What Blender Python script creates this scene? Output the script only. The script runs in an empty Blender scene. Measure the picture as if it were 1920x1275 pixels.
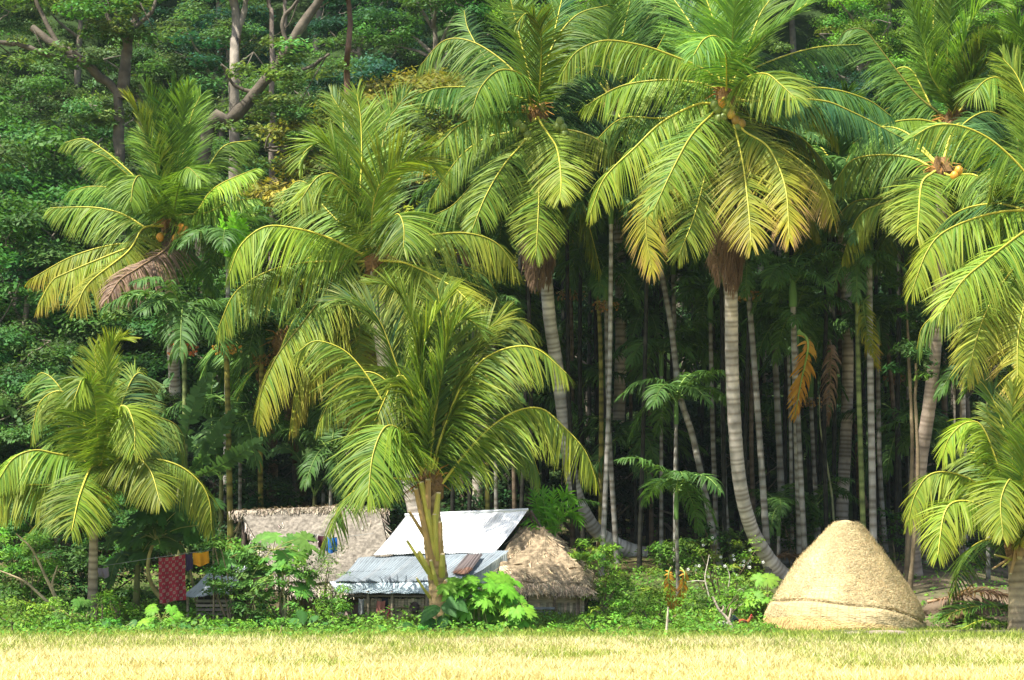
import bpy, math, random
import numpy as np
from mathutils import Vector
R = math.radians
C = bpy.context.scene.collection
sc = bpy.context.scene

# ---------------------------------------------------------------- camera, sky, sun, exposure
F, HOR, CH = 4200.0, 997.0, 3.0            # focal length in photo pixels, horizon row, camera height
cd = bpy.data.cameras.new('camera'); cam = bpy.data.objects.new('camera', cd); C.objects.link(cam)
cam.location = (0, 0, CH); cam.rotation_euler = (R(90), 0, 0)
cd.sensor_width = 36; cd.lens = F/1920*36; cd.shift_y = (HOR-637.5)/1920
cd.clip_start = .5; cd.clip_end = 1500
sc.camera = cam
EL, AZ = 60, 52
sp = Vector((-math.sin(R(AZ))*math.cos(R(EL)), -math.cos(R(AZ))*math.cos(R(EL)), math.sin(R(EL))))
w = bpy.data.worlds.new('World'); sc.world = w; w.use_nodes = True
nt = w.node_tree; bg = nt.nodes['Background']; sky = nt.nodes.new('ShaderNodeTexSky')
sky.sky_type = 'NISHITA'; sky.sun_disc = False; sky.sun_elevation = R(EL); sky.sun_rotation = math.atan2(sp.x, sp.y)
sky.dust_density = 2.5; sky.air_density = 1.0
nt.links.new(sky.outputs[0], bg.inputs[0]); bg.inputs[1].default_value = .125
sd = bpy.data.lights.new('sun', 'SUN'); sun = bpy.data.objects.new('sun', sd); C.objects.link(sun)
sd.energy = 5.0; sd.angle = R(.9); sd.color = (1, .955, .87)
sun.rotation_euler = (-sp).to_track_quat('-Z', 'Y').to_euler(); sun.location = (-30, -30, 60)
sc.view_settings.view_transform = 'Standard'; sc.view_settings.look = 'None'
sc.view_settings.exposure = 1.08; sc.view_settings.gamma = 1
cy = sc.cycles
cy.max_bounces = 6; cy.diffuse_bounces = 3; cy.glossy_bounces = 2; cy.transmission_bounces = 4; cy.transparent_max_bounces = 6
cy.use_denoising = True

# ---------------------------------------------------------------- helpers
def P(x, y, Y): return np.array([(x-960)/F*Y, Y, CH-(y-HOR)/F*Y])
KY = np.array([-50, 58, 62, 65, 70, 76, 82, 88, 96, 104, 112, 140, 200, 260.]); KZ = np.array([0, 0, 0, .1, .55, 1.35, 2.0, 2.7, 4.0, 7.5, 13, 37, 80, 95.])
def hz(X, Y):
    X = np.asarray(X, float); Y = np.asarray(Y, float)
    z = np.interp(Y, KY, KZ)
    k = np.clip((Y-64)/20, 0, 1)
    return z + k*(.18*np.sin(X*.7+Y*.3)+.14*np.sin(X*1.9-Y*1.1)) + np.clip((Y-95)/20, 0, 1)*1.5*np.sin(X*.17+1)
def ground_at(x, y, y0=45., y1=115.):
    Y = np.arange(y0, y1, .1); p = CH-(y-HOR)/F*Y; g = hz((x-960)/F*Y, Y)
    i = np.argmax(p <= g); i = i if p[i] <= g[i] else len(Y)-1
    return float(Y[i])
def nrm(v): return v/np.maximum(np.linalg.norm(v, axis=-1, keepdims=True), 1e-9)
UP = np.array([0, 0, 1.])

class G:
    def __init__(s): s.v = []; s.q = []; s.t = []; s.c = []; s.n = 0; s.qm = []; s.tm = []
    def add(s, v, f, c, m=0):
        v = np.asarray(v, float).reshape(-1, 3); f = np.asarray(f, int); c = np.asarray(c, float)
        if c.ndim == 1: c = np.broadcast_to(c, (len(v), 3))
        s.v.append(v); s.c.append(c.reshape(-1, 3))
        if f.shape[1] == 4: s.q.append(f+s.n); s.qm.append(np.full(len(f), m))
        else: s.t.append(f+s.n); s.tm.append(np.full(len(f), m))
        s.n += len(v)
    def tube(s, pts, r, c, k=6, m=0, cap=True):
        pts = np.asarray(pts, float); n = len(pts); r = np.broadcast_to(np.asarray(r, float), (n,))
        T = nrm(np.gradient(pts, axis=0)); ref = np.array([0, 1., 0]) if abs(T[:, 1]).max() < .9 else np.array([1., 0, 0])
        if abs(T[0] @ ref) > .9: ref = UP
        a = nrm(np.cross(T, ref)); b = np.cross(T, a); th = np.arange(k)*2*math.pi/k
        v = pts[:, None]+r[:, None, None]*(np.cos(th)[None, :, None]*a[:, None]+np.sin(th)[None, :, None]*b[:, None])
        i = np.arange(n-1)[:, None]*k; j = np.arange(k)[None]; jn = (j+1) % k
        f = np.stack([i+j, i+jn, i+k+jn, i+k+j], -1).reshape(-1, 4)
        c = np.asarray(c, float); cc = np.repeat(c, k, 0) if c.ndim == 2 else c
        s.add(v, f, cc, m)
        if cap:
            for e in (0, n-1):
                vv = np.vstack([v[e], pts[e]]); ff = [[q, (q+1) % k, k] for q in range(k)]
                s.add(vv, ff, c[e] if c.ndim == 2 else c, m)
    def box(s, cx, sz, c, rz=0, m=0, rx=0):
        x, y, z = [h/2 for h in sz]; v = np.array([[a*x, b*y, d*z] for a in (-1, 1) for b in (-1, 1) for d in (-1, 1)], float)
        ca, sa = math.cos(rx), math.sin(rx); v = v @ np.array([[1, 0, 0], [0, ca, sa], [0, -sa, ca]])
        ca, sa = math.cos(rz), math.sin(rz); v = v @ np.array([[ca, sa, 0], [-sa, ca, 0], [0, 0, 1]])
        s.add(v+np.asarray(cx, float), [[0, 1, 3, 2], [4, 6, 7, 5], [0, 4, 5, 1], [2, 3, 7, 6], [0, 2, 6, 4], [1, 5, 7, 3]], c, m)
    def mesh(s, name, mats, smooth=False):
        me = bpy.data.meshes.new(name); v = np.concatenate(s.v); c = np.concatenate(s.c)
        q = np.concatenate(s.q) if s.q else np.zeros((0, 4), int); t = np.concatenate(s.t) if s.t else np.zeros((0, 3), int)
        me.vertices.add(len(v)); me.vertices.foreach_set('co', v.ravel().astype(np.float32))
        me.loops.add(q.size+t.size); me.loops.foreach_set('vertex_index', np.concatenate([q.ravel(), t.ravel()]).astype(np.int32))
        nf = len(q)+len(t); me.polygons.add(nf)
        me.polygons.foreach_set('loop_start', np.concatenate([np.arange(len(q))*4, q.size+np.arange(len(t))*3]).astype(np.int32))
        mi = np.concatenate([np.concatenate(s.qm) if s.qm else np.zeros(0), np.concatenate(s.tm) if s.tm else np.zeros(0)]).astype(np.int32)
        me.polygons.foreach_set('material_index', mi)
        me.polygons.foreach_set('use_smooth', np.full(nf, smooth))
        a = me.color_attributes.new('Col', 'FLOAT_COLOR', 'POINT')
        a.data.foreach_set('color', np.hstack([c, np.ones((len(c), 1))]).ravel().astype(np.float32))
        for mm in (mats if isinstance(mats, (list, tuple)) else [mats]): me.materials.append(mm)
        me.update(calc_edges=True); me.validate(); return me
    def obj(s, name, mats, parent=None, smooth=False, origin=None):
        if origin is None and parent is None: origin = np.concatenate(s.v).min(0)*[0, 0, 1]+np.concatenate(s.v).mean(0)*[1, 1, 0]
        if origin is not None: s.v = [x-np.asarray(origin) for x in s.v]
        o = bpy.data.objects.new(name, s.mesh(name, mats, smooth)); C.objects.link(o)
        if origin is not None: o.location = origin
        if parent: o.parent = parent
        return o
def thing(name, label, cat, loc, group=None):
    o = bpy.data.objects.new(name, None); C.objects.link(o); o.location = [float(q) for q in loc]; o.empty_display_size = .3
    return tag(o, label, cat, group)
def tag(o, label=None, cat=None, group=None, kind=None):
    if label: o['label'] = label
    if cat: o['category'] = cat
    if group: o['group'] = group
    if kind: o['kind'] = kind
    return o
def dup(root, loc, rz=0, scale=1, label=None, group=None):
    r = root.copy(); C.objects.link(r); r.location = [float(q) for q in loc]; r.rotation_euler = (0, 0, rz); r.scale = (scale,)*3
    if label: r['label'] = label
    if group: r['group'] = group
    for ch in list(root.children):
        c = ch.copy(); C.objects.link(c); c.parent = r
        for g in list(ch.children):
            d = g.copy(); C.objects.link(d); d.parent = c
    return r

# ---------------------------------------------------------------- materials
def mat(name, trans=0., rough=.6, spec=.3, noise=0., nscale=8., bump=0., bscale=30., stretch=None, tcol=(1, 1, .5), metal=0):
    m = bpy.data.materials.new(name); m.use_nodes = True; n = m.node_tree.nodes; L = m.node_tree.links
    p = n['Principled BSDF']; p.inputs['Roughness'].default_value = rough; p.inputs['Specular IOR Level'].default_value = spec
    p.inputs['Metallic'].default_value = metal
    a = n.new('ShaderNodeVertexColor'); a.layer_name = 'Col'; col = a.outputs[0]
    tc = n.new('ShaderNodeTexCoord'); mp = n.new('ShaderNodeMapping'); L.new(tc.outputs['Object'], mp.inputs[0])
    if stretch: mp.inputs['Scale'].default_value = stretch
    if noise:
        t = n.new('ShaderNodeTexNoise'); t.inputs['Scale'].default_value = nscale; t.inputs['Detail'].default_value = 5; L.new(mp.outputs[0], t.inputs[0])
        r = n.new('ShaderNodeMapRange'); r.inputs[1].default_value = .3; r.inputs[2].default_value = .7
        r.inputs[3].default_value = 1-noise; r.inputs[4].default_value = 1+noise; L.new(t.outputs[0], r.inputs[0])
        v = n.new('ShaderNodeVectorMath'); v.operation = 'SCALE'; L.new(col, v.inputs[0]); L.new(r.outputs[0], v.inputs['Scale']); col = v.outputs[0]
    L.new(col, p.inputs['Base Color'])
    if bump:
        t2 = n.new('ShaderNodeTexNoise'); t2.inputs['Scale'].default_value = bscale; t2.inputs['Detail'].default_value = 6; L.new(mp.outputs[0], t2.inputs[0])
        b = n.new('ShaderNodeBump'); b.inputs['Strength'].default_value = bump; b.inputs['Distance'].default_value = .05
        L.new(t2.outputs[0], b.inputs['Height']); L.new(b.outputs[0], p.inputs['Normal'])
    if trans:
        tr = n.new('ShaderNodeBsdfTranslucent'); mx = n.new('ShaderNodeMixShader'); mx.inputs[0].default_value = trans
        vm = n.new('ShaderNodeVectorMath'); vm.operation = 'MULTIPLY'; vm.inputs[1].default_value = [q*1.5 for q in tcol]; L.new(col, vm.inputs[0]); L.new(vm.outputs[0], tr.inputs[0])
        L.new(p.outputs[0], mx.inputs[1]); L.new(tr.outputs[0], mx.inputs[2]); L.new(mx.outputs[0], n['Material Output'].inputs[0])
    return m
M_frond = mat('palm_leaf', .28, .5, .18)
M_leaf = mat('broad_leaf', .3, .55, .18)
M_rib = mat('midrib', 0, .5, .3)
M_bark = mat('bark', 0, .85, .15, .35, 3, .5, 14)
M_ptrunk = mat('palm_bark', 0, .8, .2, .3, 2.5, .35, 20)
M_fibre = mat('fibre', 0, .95, .1, .4, 12, .6, 30)
M_nut = mat('nut', 0, .45, .4)
M_cloth = mat('cloth', .15, .9, .1, .08, 5, .3, 12, tcol=(1, 1, 1))
M_wood = mat('wood', 0, .85, .15, .35, 4, .3, 25, (1, 1, 6))
M_hay = mat('hay', .05, .95, .05, .12, 2.5, .5, 26)
M_thatch = mat('thatch', .05, .95, .05, .45, 8, .6, 22)
M_straw = mat('straw', .15, .9, .05, tcol=(1, 1, .7))
M_tin = mat('tin', 0, .45, .4, .14, 1.6, .1, 5)
M_soil = mat('soil', 0, .95, .1, .4, 1.2, .8, 8)
M_stone = mat('stone', 0, .9, .2, .3, 6, .5, 12)

g_ = np.random.default_rng
def cvar(base, n, rng, h=.12, v=.25):
    base = np.asarray(base, float); k = rng.normal(1, v, (n, 1)).clip(.45, 1.7)
    return base*k*(1+rng.normal(0, h, (n, 3))*[1, .35, .6])
def spline(pts, n):
    pts = np.asarray(pts, float)
    if len(pts) == 2: pts = np.array([pts[0], pts.mean(0), pts[1]])
    p = np.vstack([2*pts[0]-pts[1], pts, 2*pts[-1]-pts[-2]])
    d = np.r_[0, np.cumsum(np.linalg.norm(np.diff(pts, axis=0), axis=1))]; s = np.linspace(0, d[-1], n)
    i = np.clip(np.searchsorted(d, s, 'right')-1, 0, len(pts)-2); u = ((s-d[i])/(d[i+1]-d[i]))[:, None]
    a, b, c, e = p[i], p[i+1], p[i+2], p[i+3]
    return .5*((2*b)+(-a+c)*u+(2*a-5*b+4*c-e)*u*u+(-a+3*b-3*c+e)*u**3)

PG = dict(coco=((.055, .15, .022), (.21, .325, .028)), areca=((.05, .12, .03), (.09, .18, .035)), banana=((.07, .15, .05), (.10, .2, .06)))
def frond_parts(pts, L=1.1, n=84, wid=.062, yl=0., droop=.26, roll=.35, seed=0, kind='coco', dead=False, seg=5, bare=.12, rr=.042, up=.25, H=None, lush=1., deep=0., sweep=1.):
    """pts: 3-D control points of the midrib from crown to tip. Returns (leaflet G, rib G)."""
    rng = g_(seed); K = 40; c = spline(pts, K); T = nrm(np.gradient(c, axis=0)); t = np.linspace(0, 1, K)
    ln = np.linalg.norm(np.diff(c, axis=0), axis=1).sum()
    if H is None:
        H = (c[-1]-c[0])*[1, 1, 0]+1e-6
    H = nrm(np.asarray(H, float)); S0 = np.cross(H, UP)
    S = nrm(S0-(T@S0)[:, None]*T); N = nrm(np.cross(S, T))
    ro = roll*np.linspace(.2, 1.3, K)[:, None]
    S, N = S*np.cos(ro)+N*np.sin(ro), N*np.cos(ro)-S*np.sin(ro)
    g1, d1 = (np.array(q) for q in PG[kind]); gl = G()
    for side in (-1, 1):
        tt = bare+(1-bare)*(np.arange(n)+rng.uniform(-.3, .3, n)).clip(0)/n; fi = tt*(K-1)
        I = lambda A: np.stack([np.interp(fi, np.arange(K), A[:, q]) for q in range(3)], 1)
        b, Ti, Si, Ni = I(c), nrm(I(T)), nrm(I(S)), nrm(I(N))
        u = (tt-bare)/(1-bare)
        l = L*(np.interp(u, [0, .12, .35, .6, .85, 1], [.45, .85, 1, .92, .6, .3]))*rng.normal(1, .07, n).clip(.5, 1.2)
        br = rng.random(n) < .05; l = np.where(br, l*.45, l)
        for _ in range(int(rng.integers(0, 4))):          # torn gaps
            q0 = rng.uniform(.1, .95); l = np.where(np.abs(u-q0) < rng.uniform(.006, .022), l*rng.uniform(.1, .6), l)
        an = np.interp(u, [0, .3, .8, 1], [1.45*sweep, 1.25*sweep, .95*sweep, .35])+rng.normal(0, .06, n)+.10*np.sin(u*rng.uniform(14, 26)+rng.uniform(0, 6))+.09*np.sign(np.sin(u*rng.uniform(30, 60)))*(rng.random() < .6)
        v = up+rng.normal(0, .10, n)
        d = np.cos(an)[:, None]*Ti+np.sin(an)[:, None]*(side*np.cos(v)[:, None]*Si+np.sin(v)[:, None]*Ni)
        w = Ti-(Ti*d).sum(1)[:, None]*d+rng.normal(0, .25, (n, 3)); w = nrm(w-(w*d).sum(1)[:, None]*d)
        pos = [b]; dd = d; dr = droop*np.clip(rng.normal(1, .25, n), .3, 1.8)*np.interp(u, [0, .4, 1], [.8, 1, 1.15])
        if dead: dr = dr*1.6
        gv = np.array([0, 0, -1.])+rng.normal(0, .07, 3)
        for k in range(seg):
            pos.append(pos[-1]+dd*(l/seg)[:, None]); dd = nrm(dd+gv*(dr*(1.5, 1.35, 1.0, .7, .5, .4)[k])[:, None])
        pos = np.stack(pos, 1); wp = np.interp(np.linspace(0, 1, seg+1), [0, .25, .7, 1], [.6, 1, .7, .08])
        W = w[:, None]*(wp[None, :, None]*wid/2)*(rng.normal(1, .12, n).clip(.6, 1.4))[:, None, None]
        V = np.stack([pos-W, pos+W], 2)
        i = np.arange(n)[:, None]*(seg+1)*2+np.arange(seg)[None]*2
        f = np.stack([i, i+1, i+3, i+2], -1).reshape(-1, 4)
        a = np.linspace(0, 1, seg+1)[None, :, None]; hue = rng.random(); bl = deep if kind == 'coco' else 0; vv = rng.normal(1, .17).clip(.65, 1.35) if False else float(np.clip(rng.normal(1, .17), .65, 1.35)); g1, d1 = (g1*vv*np.array([.8+.4*hue-.35*bl, 1-.25*bl, 1.5-.7*hue+.6*bl]), d1*vv*np.array([1-.5*bl, 1-.35*bl, 1+.4*bl])) if kind == 'coco' else (g1, d1); mixc = rng.random((n, 1, 1))*.7+.3*lush*rng.random()  # deep tints back fronds darker and bluer, depth contrast put into colour
        col = (g1*(1-mixc)+d1*mixc)*np.ones((n, seg+1, 1))*rng.normal(1, .1, (n, 1, 1)).clip(.7, 1.3)
        yf = np.clip(yl*(.15+.75*u[:, None, None]+.75*a-.25)+rng.normal(0, .10, (n, 1, 1))*(yl > .05), 0, 1)
        yel = np.array([.42, .36, .035]); col = col*(1-yf)+yel*yf
        bf = np.clip((yl-.45)*1.5, 0, 1)*np.clip((a*.9+u[:, None, None]*.6-1.0+rng.normal(0, .15, (n, 1, 1)))*4, 0, 1)
        brn = np.array([.30, .17, .09]); col = col*(1-bf)+brn*bf
        if dead: col = np.array([.25, .165, .11])*rng.normal(1, .25, (n, 1, 1)).clip(.4, 1.6)*np.ones((n, seg+1, 1))
        gl.add(V, f, np.repeat(col[:, :, None], 2, 2))
    gr = G(); r = rr*np.interp(t, [0, .05, .3, 1], [1.7, 1.2, .8, .15]); yc = np.array([.50, .47, .06]) if kind == 'coco' else np.array([.2, .3, .06])
    if dead: yc = np.array([.3, .19, .1])
    gr.tube(c+N*rr*.5, r, yc*(1+.2*rng.normal()), 5)
    return gl, gr
def add_frond(root, pts, **k):
    o0 = np.array(root.location); nm = k.pop('name', 'frond'); lab = k.pop('label', None)
    gl, gr = frond_parts(np.asarray(pts)-o0, **k)
    f = gl.obj(nm, M_frond, root, origin=(0, 0, 0)); r = gr.obj('midrib', M_rib, f, True, origin=(0, 0, 0))
    if lab: f['label'] = lab
    return f

def palm_trunk(root, pts, r0, r1, seed=0, base=((.60, .53, .44), (.36, .30, .23)), bulge=1.5, step=.075, name='trunk', k=14):
    """ringed trunk; pts 3-D top to bottom"""
    rng = g_(seed); o0 = np.array(root.location); pts = np.asarray(pts)-o0
    ln = np.linalg.norm(np.diff(pts, axis=0), axis=1).sum(); n = max(12, int(ln/step)); c = spline(pts, n); t = np.linspace(0, 1, n)
    r = r1+(r0-r1)*t; r = r*(1+(bulge-1)*np.exp(-(1-t)*ln/.7)); ring = np.isin(np.arange(n), np.cumsum(rng.integers(2, 5, n))); r = r*(1+.045*ring)*rng.normal(1, .012, n)
    a, b = np.array(base[0]), np.array(base[1]); col = np.where(ring[:, None], b*.9, a)*rng.normal(1, .1, (n, 1)).clip(.7, 1.25)*(1+.15*np.sin(np.arange(n)*.21+seed))[:, None]
    g = G(); g.tube(c, r, col, k); return g.obj(name, M_ptrunk, root, True, origin=(0, 0, 0))

def blob(g, c, r, col, rng, sq=(1, 1, 1), m=0, n=7, rough=.05):
    th = np.linspace(0, math.pi, n)[:, None]; ph = np.arange(n*2)[None]*math.pi/n
    v = np.stack([np.sin(th)*np.cos(ph), np.sin(th)*np.sin(ph), np.cos(th)+0*ph], -1)*r*np.array(sq)
    v = v*(1+rng.normal(0, rough, v.shape[:2]+(1,))); v[0] = v[0].mean(0); v[-1] = v[-1].mean(0)
    k = 2*n; i = np.arange(n-1)[:, None]*k; j = np.arange(k)[None]
    g.add(v+np.asarray(c), np.stack([i+j, i+(j+1) % k, i+k+(j+1) % k, i+k+j], -1).reshape(-1, 4), col, m)

NS = [0]
def coconut_palm(name, label, crown, Y, trunk, fronds, Lf=5.6, L=1.32, rt=(.24, .2), nuts=None, back=6, lush=1., tcol=None, yb=.0, droop=.2, skirt=0, group='coconut palms', cat='coconut palm', wid=.046, baseY=None, bulge=1.5, n=165):
    NS[0] += 1; sd = NS[0]*1000; rng = g_(sd); cx, cyy = crown
    if trunk:
        bx, by = trunk[-1]; bY = baseY or ground_at(bx, by)
    else: bx, by, bY = cx, None, baseY or Y
    cc = P(cx, cyy, Y)
    base = P(bx, by, bY) if by else np.array([(bx-960)/F*bY, bY, 0]); base[2] = hz(base[0], base[1])-.05
    root = thing(name, label, cat, base, group)
    if trunk:
        tp = [P(x, y, Y+(bY-Y)*i/(len(trunk)-1)) for i, (x, y) in enumerate(trunk[:-1])]+[base]
        tp[0] = cc+[0, 0, -.25] if len(tp) > 1 else tp[0]
    else: tp = [cc+[0, 0, -.2], (cc+base)/2+[.3, 0, 0], base]
    palm_trunk(root, tp, rt[0], rt[1], sd, bulge=bulge, **({'base': tcol} if tcol else {}))
    s = F/Y
    for i, spec in enumerate(fronds):
        fl, co = spec.split(':'); px = np.array([[float(q) for q in p.split(',')] for p in co.split()])
        d2 = np.r_[0, np.cumsum(np.linalg.norm(np.diff(px, axis=0), axis=1))]
        l = d2[-1]/s; yl = 0.
        for q in fl:
            if q.isdigit(): yl = int(q)/9
        dy = math.sqrt(max((Lf*.95)**2-l*l, .3)); dy = min(dy, 4.2)
        k = -.85 if 'f' in fl else (.85 if 'b' in fl else rng.choice([-.4, .4])); dy *= k
        if px[0][0] != cx or px[0][1] != cyy:
            if np.hypot(px[0][0]-cx, px[0][1]-cyy) > 14: px = np.vstack([[cx, cyy], px]); d2 = np.r_[0, np.cumsum(np.linalg.norm(np.diff(px, axis=0), axis=1))]
        side = min(1, abs(px[-1][0]-px[0][0])/(Lf*s*.7))
        tt = d2/d2[-1]; pts = [P(x, y, Y+dy*(tq**.8)) for (x, y), tq in zip(px, tt)]
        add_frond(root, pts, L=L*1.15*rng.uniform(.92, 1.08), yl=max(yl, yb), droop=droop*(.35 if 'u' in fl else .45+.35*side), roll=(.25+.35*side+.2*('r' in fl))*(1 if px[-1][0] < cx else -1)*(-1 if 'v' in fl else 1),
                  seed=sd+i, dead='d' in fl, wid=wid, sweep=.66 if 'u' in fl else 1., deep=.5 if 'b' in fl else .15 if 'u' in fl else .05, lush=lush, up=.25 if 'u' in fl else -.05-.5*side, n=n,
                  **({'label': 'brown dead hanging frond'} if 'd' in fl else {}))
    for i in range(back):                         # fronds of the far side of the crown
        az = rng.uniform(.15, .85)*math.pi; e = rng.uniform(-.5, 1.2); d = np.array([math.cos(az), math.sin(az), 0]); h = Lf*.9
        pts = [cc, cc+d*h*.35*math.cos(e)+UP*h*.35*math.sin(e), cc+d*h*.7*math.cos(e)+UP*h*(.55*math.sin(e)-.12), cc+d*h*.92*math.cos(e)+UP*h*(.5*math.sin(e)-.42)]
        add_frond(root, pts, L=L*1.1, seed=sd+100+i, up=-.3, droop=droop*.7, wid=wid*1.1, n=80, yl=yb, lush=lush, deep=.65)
    o0 = base
    g = G()                                       # fibre sheath and stalks at the crown heart
    blob(g, cc-o0+[0, 0, -.1], .34, (.20, .12, .05), rng, (1, 1, 1.5), rough=.18)
    for i in range(26):
        a = rng.uniform(0, 2*math.pi); e = rng.uniform(-.3, .9); d = np.array([math.cos(a)*math.cos(e), math.sin(a)*math.cos(e), math.sin(e)])
        p0 = cc-o0+d*.15; p1 = p0+d*rng.uniform(.35, .75); g.tube([p0, (p0+p1)/2+[0, 0, .04], p1+[0, 0, -.12]], [.03, .018, .008], cvar((.36, .2, .05), 1, rng)[0], 4)
    g.obj('leaf_sheath', M_fibre, root, origin=(0, 0, 0))
    if nuts:
        for x, y, col in nuts:
            g = G(); blob(g, P(x, y, Y-1.0)-o0, .15, col, rng, (1, 1, 1.15), rough=.01); g.obj('coconut', M_nut, root, True, origin=(0, 0, 0))
    for i in range(skirt):
        a = -math.pi/2+rng.uniform(-1.6, 1.6); d = np.array([math.cos(a), math.sin(a), 0]); q = P(cx+(trunk[1][0]-cx)*.9, cyy+(trunk[1][1]-cyy)*.9, Y)
        pts = [q+d*.2+UP*.3, q+d*.45+UP*-.5, q+d*.42-UP*1.3, q+d*.33-UP*rng.uniform(1.7, 2.7)]
        add_frond(root, pts, L=.7, n=44, droop=.5, dead=True, seed=sd+300+i, name='dead_frond', rr=.02, wid=.05)
    return root
# ---------------------------------------------------------------- ground: field, yard and hillside in one sheet
def build_ground():
    xs = np.concatenate([np.linspace(-400, -45, 12), np.linspace(-42, 42, 260), np.linspace(45, 400, 12)])
    ys = np.concatenate([np.linspace(-60, 38, 14), np.linspace(40, 84, 200), np.linspace(84.5, 150, 90), np.linspace(155, 600, 16)])
    X, Y = np.meshgrid(xs, ys); Z = np.interp(Y, KY, KZ)*0+hz(X, Y)
    rng = g_(5)
    n1 = np.sin(X*.9+2*np.sin(Y*.7))*np.sin(Y*1.3+X*.3)
    Z = Z+.03*n1*(Y > 40)*(Y < 90)
    # the low earth bank in front of the haystack
    Z = Z+.22*np.exp(-((Y-62.6)/.7)**2)*np.clip((X-7)/2, 0, 1)
    straw = np.array([.50, .40, .17]); green = np.array([.05, .085, .02]); dirt = np.array([.17, .125, .085]); litter = np.array([.13, .10, .05]); jungle = np.array([.03, .055, .015])
    ftn = np.clip((56.8-Y+.6*n1-np.clip((X-7)/2, 0, 1)*1.6)/4, 0, 1)[..., None]
    col = green*(1-ftn)+straw*ftn
    d = (np.clip((X-8.2)/2, 0, 1)*np.clip((Y-64.5)/2, 0, 1)*np.clip((83-Y)/4, 0, 1)*(.75+.25*n1))[..., None].clip(0, 1); col = col*(1-d)+dirt*d
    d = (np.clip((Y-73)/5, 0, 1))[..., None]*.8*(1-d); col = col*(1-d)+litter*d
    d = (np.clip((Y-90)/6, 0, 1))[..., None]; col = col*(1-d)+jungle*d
    d = (.8*np.exp(-((Y-62.9)/.45)**2)*np.clip((X-7.5)/1.5, 0, 1)*(n1 > -.35))[..., None]; col = col*(1-d)+np.array([.24, .18, .13])*d
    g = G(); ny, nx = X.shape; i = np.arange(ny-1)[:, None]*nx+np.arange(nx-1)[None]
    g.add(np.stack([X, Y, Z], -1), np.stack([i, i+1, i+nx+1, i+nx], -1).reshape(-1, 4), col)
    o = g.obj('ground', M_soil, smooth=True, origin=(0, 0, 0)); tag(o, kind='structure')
build_ground()

def blades(name, X, Y, h, wd, c0, c1, rng, m, lean=.35, kind='stuff', top=None, zo=-.02):
    n = len(X); Z = hz(X, Y)+zo; az = rng.uniform(0, 2*math.pi, n); ln = rng.uniform(0, lean, n)*h
    b = np.stack([X, Y, Z], 1); sd = np.stack([np.cos(az), np.sin(az)*.4, 0*az], 1)*(wd/2)[:, None]
    a2 = rng.uniform(0, 2*math.pi, n); off = np.stack([np.cos(a2)*ln, np.sin(a2)*ln, h], 1)
    mid = b+off*[.35, .35, .6]; tip = b+off
    V = np.stack([b-sd, b+sd, mid-sd*.9, mid+sd*.9, tip], 1)
    i = np.arange(n)[:, None]*5; mixc = rng.random((n, 1)); col = (np.array(c0)*(1-mixc)+np.array(c1)*mixc)*rng.normal(1, .14, (n, 1)).clip(.6, 1.4)
    cc = np.repeat(col[:, None], 5, 1)
    if top is not None: cc[:, 4] = cc[:, 4]*.3+np.array(top)*.7; cc[:, 2:4] = cc[:, 2:4]*.7+np.array(top)*.3
    g = G(); g.add(V, (i+[0, 1, 3, 2]), cc); g.t.append(i+[2, 3, 4]); g.tm.append(np.zeros(n, int))
    return tag(g.obj(name, m, origin=(0, 0, 0)), kind=kind)
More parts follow.
